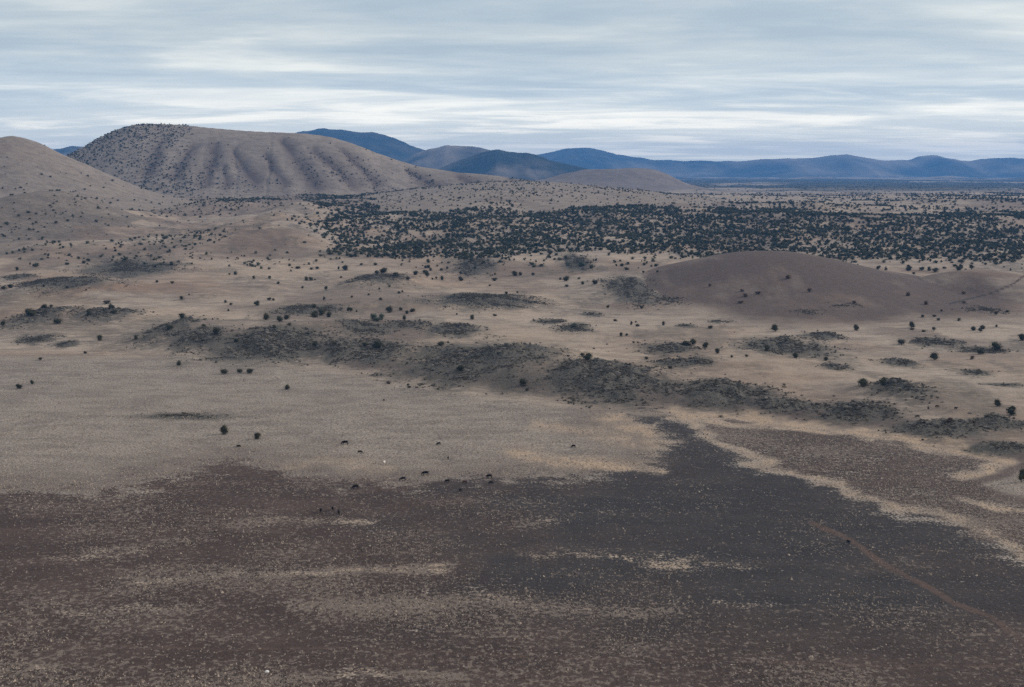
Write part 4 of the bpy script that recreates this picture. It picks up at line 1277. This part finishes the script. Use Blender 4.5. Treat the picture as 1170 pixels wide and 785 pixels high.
# white stone near the bottom edge
x, y = unproject(305, 768)
z = float(full_h(np.array([x]), np.array([y]))[0])
v, f = ICO2
r = np.random.default_rng(5)
v = v * (1 + r.uniform(-.16, .12, (len(v), 1))) * np.array([.52, .4, .3]) + np.array([0, 0, .12])
o = obj('stone', np_mesh('stone', v, f, False), M_STONE, label='small white stone on the dark soil near the bottom edge', cat='stone')
o.location = (x, y, z)


# ------------------------------------------------------------------ air
def haze_box():
    bm = bmesh.new()
    bmesh.ops.create_cube(bm, size=1)
    me = bpy.data.meshes.new('haze')
    bm.to_mesh(me)
    bm.free()
    o = obj('haze', me, None, label='pale blue air between camera and mountains', cat='haze', kind='stuff')
    top, bot = 470.0, -20.0
    o.scale = (2 * 17600, 2 * 17600, top - bot)
    o.location = (0, 0, (top + bot) / 2)
    m = bpy.data.materials.new('haze')
    m.use_nodes = True
    t = m.node_tree
    t.nodes.clear()
    vo = t.nodes.new('ShaderNodeVolumePrincipled')
    vo.inputs['Color'].default_value = (.14, .42, .97, 1)
    vo.inputs['Density'].default_value = 6.6e-5
    vo.inputs['Anisotropy'].default_value = .1
    out = t.nodes.new('ShaderNodeOutputMaterial')
    t.links.new(vo.outputs[0], out.inputs['Volume'])
    me.materials.append(m)


haze_box()

# ------------------------------------------------------------------ sky and sun
SUN_EL, SUN_AZ = 24.0, 72.0            # azimuth clockwise from straight ahead (+Y): low on the right
w = bpy.data.worlds.new('World')
SC.world = w
w.use_nodes = True
t = w.node_tree
t.nodes.clear()
L = t.links.new


def N(typ, **kw):
    x = t.nodes.new(typ)
    for k, v in kw.items():
        setattr(x, k, v)
    return x


def M(op, a, b=0.0, clamp=False):
    x = N('ShaderNodeMath', operation=op, use_clamp=clamp)
    for s, v in zip(x.inputs, (a, b)):
        if isinstance(v, bpy.types.NodeSocket):
            L(v, s)
        else:
            s.default_value = v
    return x.outputs[0]


def MR(f, a, b):
    x = N('ShaderNodeMapRange', interpolation_type='SMOOTHSTEP')
    for s, v in zip(x.inputs, (f, a, b)):
        if isinstance(v, bpy.types.NodeSocket):
            L(v, s)
        else:
            s.default_value = v
    return x.outputs[0]


def MX(f, a, b):
    x = N('ShaderNodeMix', data_type='RGBA')
    for s, v in ((x.inputs[0], f), (x.inputs[6], a), (x.inputs[7], b)):
        if isinstance(v, bpy.types.NodeSocket):
            L(v, s)
        elif isinstance(v, tuple):
            s.default_value = (*v, 1)
        else:
            s.default_value = v
    return x.outputs[2]


sky = N('ShaderNodeTexSky', sky_type='NISHITA')
sky.sun_disc = False
sky.sun_elevation = R(SUN_EL)
sky.sun_rotation = R(SUN_AZ)
sky.dust_density = 2.0
bg1 = N('ShaderNodeBackground')
bg1.inputs[1].default_value = .10
L(sky.outputs[0], bg1.inputs[0])
tc = N('ShaderNodeTexCoord').outputs['Generated']
sep = N('ShaderNodeSeparateXYZ')
L(tc, sep.inputs[0])
dx, dy, dz = sep.outputs
el = M('MAXIMUM', dz, 0.0)
k = M('ADD', el, .055)
px, py = M('DIVIDE', dx, k), M('DIVIDE', dy, k)


def cloud(sx, sy, scale, detail, rough, off, dist=.0):
    c = N('ShaderNodeCombineXYZ')
    L(M('MULTIPLY', px, sx), c.inputs[0])
    L(M('MULTIPLY', py, sy), c.inputs[1])
    c.inputs[2].default_value = off
    x = N('ShaderNodeTexNoise')
    x.inputs['Scale'].default_value = scale
    x.inputs['Detail'].default_value = detail
    x.inputs['Roughness'].default_value = rough
    x.inputs['Distortion'].default_value = dist
    L(c.outputs[0], x.inputs['Vector'])
    return x.outputs[0]


c1 = cloud(.30, .46, 1.0, 6, .55, 3.1, .3)
c2 = cloud(.52, 1.0, 1.0, 6, .6, 8.7, .4)
c3 = cloud(1.6, 2.0, 1.0, 4, .6, 14.2, .2)
cl = M('ADD', M('MULTIPLY', c1, .52), M('ADD', M('MULTIPLY', c2, .38), M('MULTIPLY', c3, .10)))
blue = (.325, .385, .425)
grey = (.445, .485, .49)
pale = (.67, .67, .61)
cream = (.98, .90, .76)
f1 = MR(cl, .40, .53)
f2 = MR(cl, .49, .62)
col = MX(f2, MX(f1, blue, grey), pale)
low = MR(el, .085, .012)                                   # layered clouds are warmer and brighter towards the horizon
warm = M('MULTIPLY', MR(c2, .46, .62), low)
col = MX(M('MULTIPLY', warm, .85), col, cream)
lift = M('ADD', 1.0, M('MULTIPLY', MR(el, .12, .0), .48))
col = MX(M('MULTIPLY', MR(el, .075, .0), .72), col, MX(f2, (.635, .60, .475), (.75, .70, .56)))       # light reddened by the long way through the air
col = MX(MR(el, .15, .4), col, MX(f1, (.465, .465, .46), (.615, .605, .58)))
over = M('SUBTRACT', 1.0, M('MULTIPLY', MR(el, .16, .5), .30))
lift = M('MULTIPLY', lift, over)                           # unseen sky overhead is dimmed to balance its light against the sun
ml = N('ShaderNodeVectorMath', operation='SCALE')
L(col, ml.inputs[0])
L(lift, ml.inputs['Scale'])
bg2 = N('ShaderNodeBackground')
L(ml.outputs[0], bg2.inputs[0])
bg2.inputs[1].default_value = 1.03
mixs = N('ShaderNodeMixShader')
mixs.inputs[0].default_value = .9
L(bg1.outputs[0], mixs.inputs[1])
L(bg2.outputs[0], mixs.inputs[2])
out = N('ShaderNodeOutputWorld')
L(mixs.outputs[0], out.inputs[0])

sd = bpy.data.lights.new('sun', 'SUN')
sd.energy = 1.5
sd.angle = R(10)
sd.color = (1.0, .90, .79)
so = bpy.data.objects.new('sun', sd)
COL.objects.link(so)
a, e = R(SUN_AZ), R(SUN_EL)
d = Vector((math.sin(a) * math.cos(e), math.cos(a) * math.cos(e), math.sin(e)))
so.rotation_euler = d.to_track_quat('Z', 'Y').to_euler()
so.location = (800, 0, 600)

SC.view_settings.view_transform = 'Standard'
SC.view_settings.look = 'None'
SC.view_settings.exposure = 0.58
SC.view_settings.gamma = 1
SC.cycles.max_bounces = 5
SC.cycles.diffuse_bounces = 3
SC.cycles.volume_bounces = 1
SC.cycles.use_denoising = False
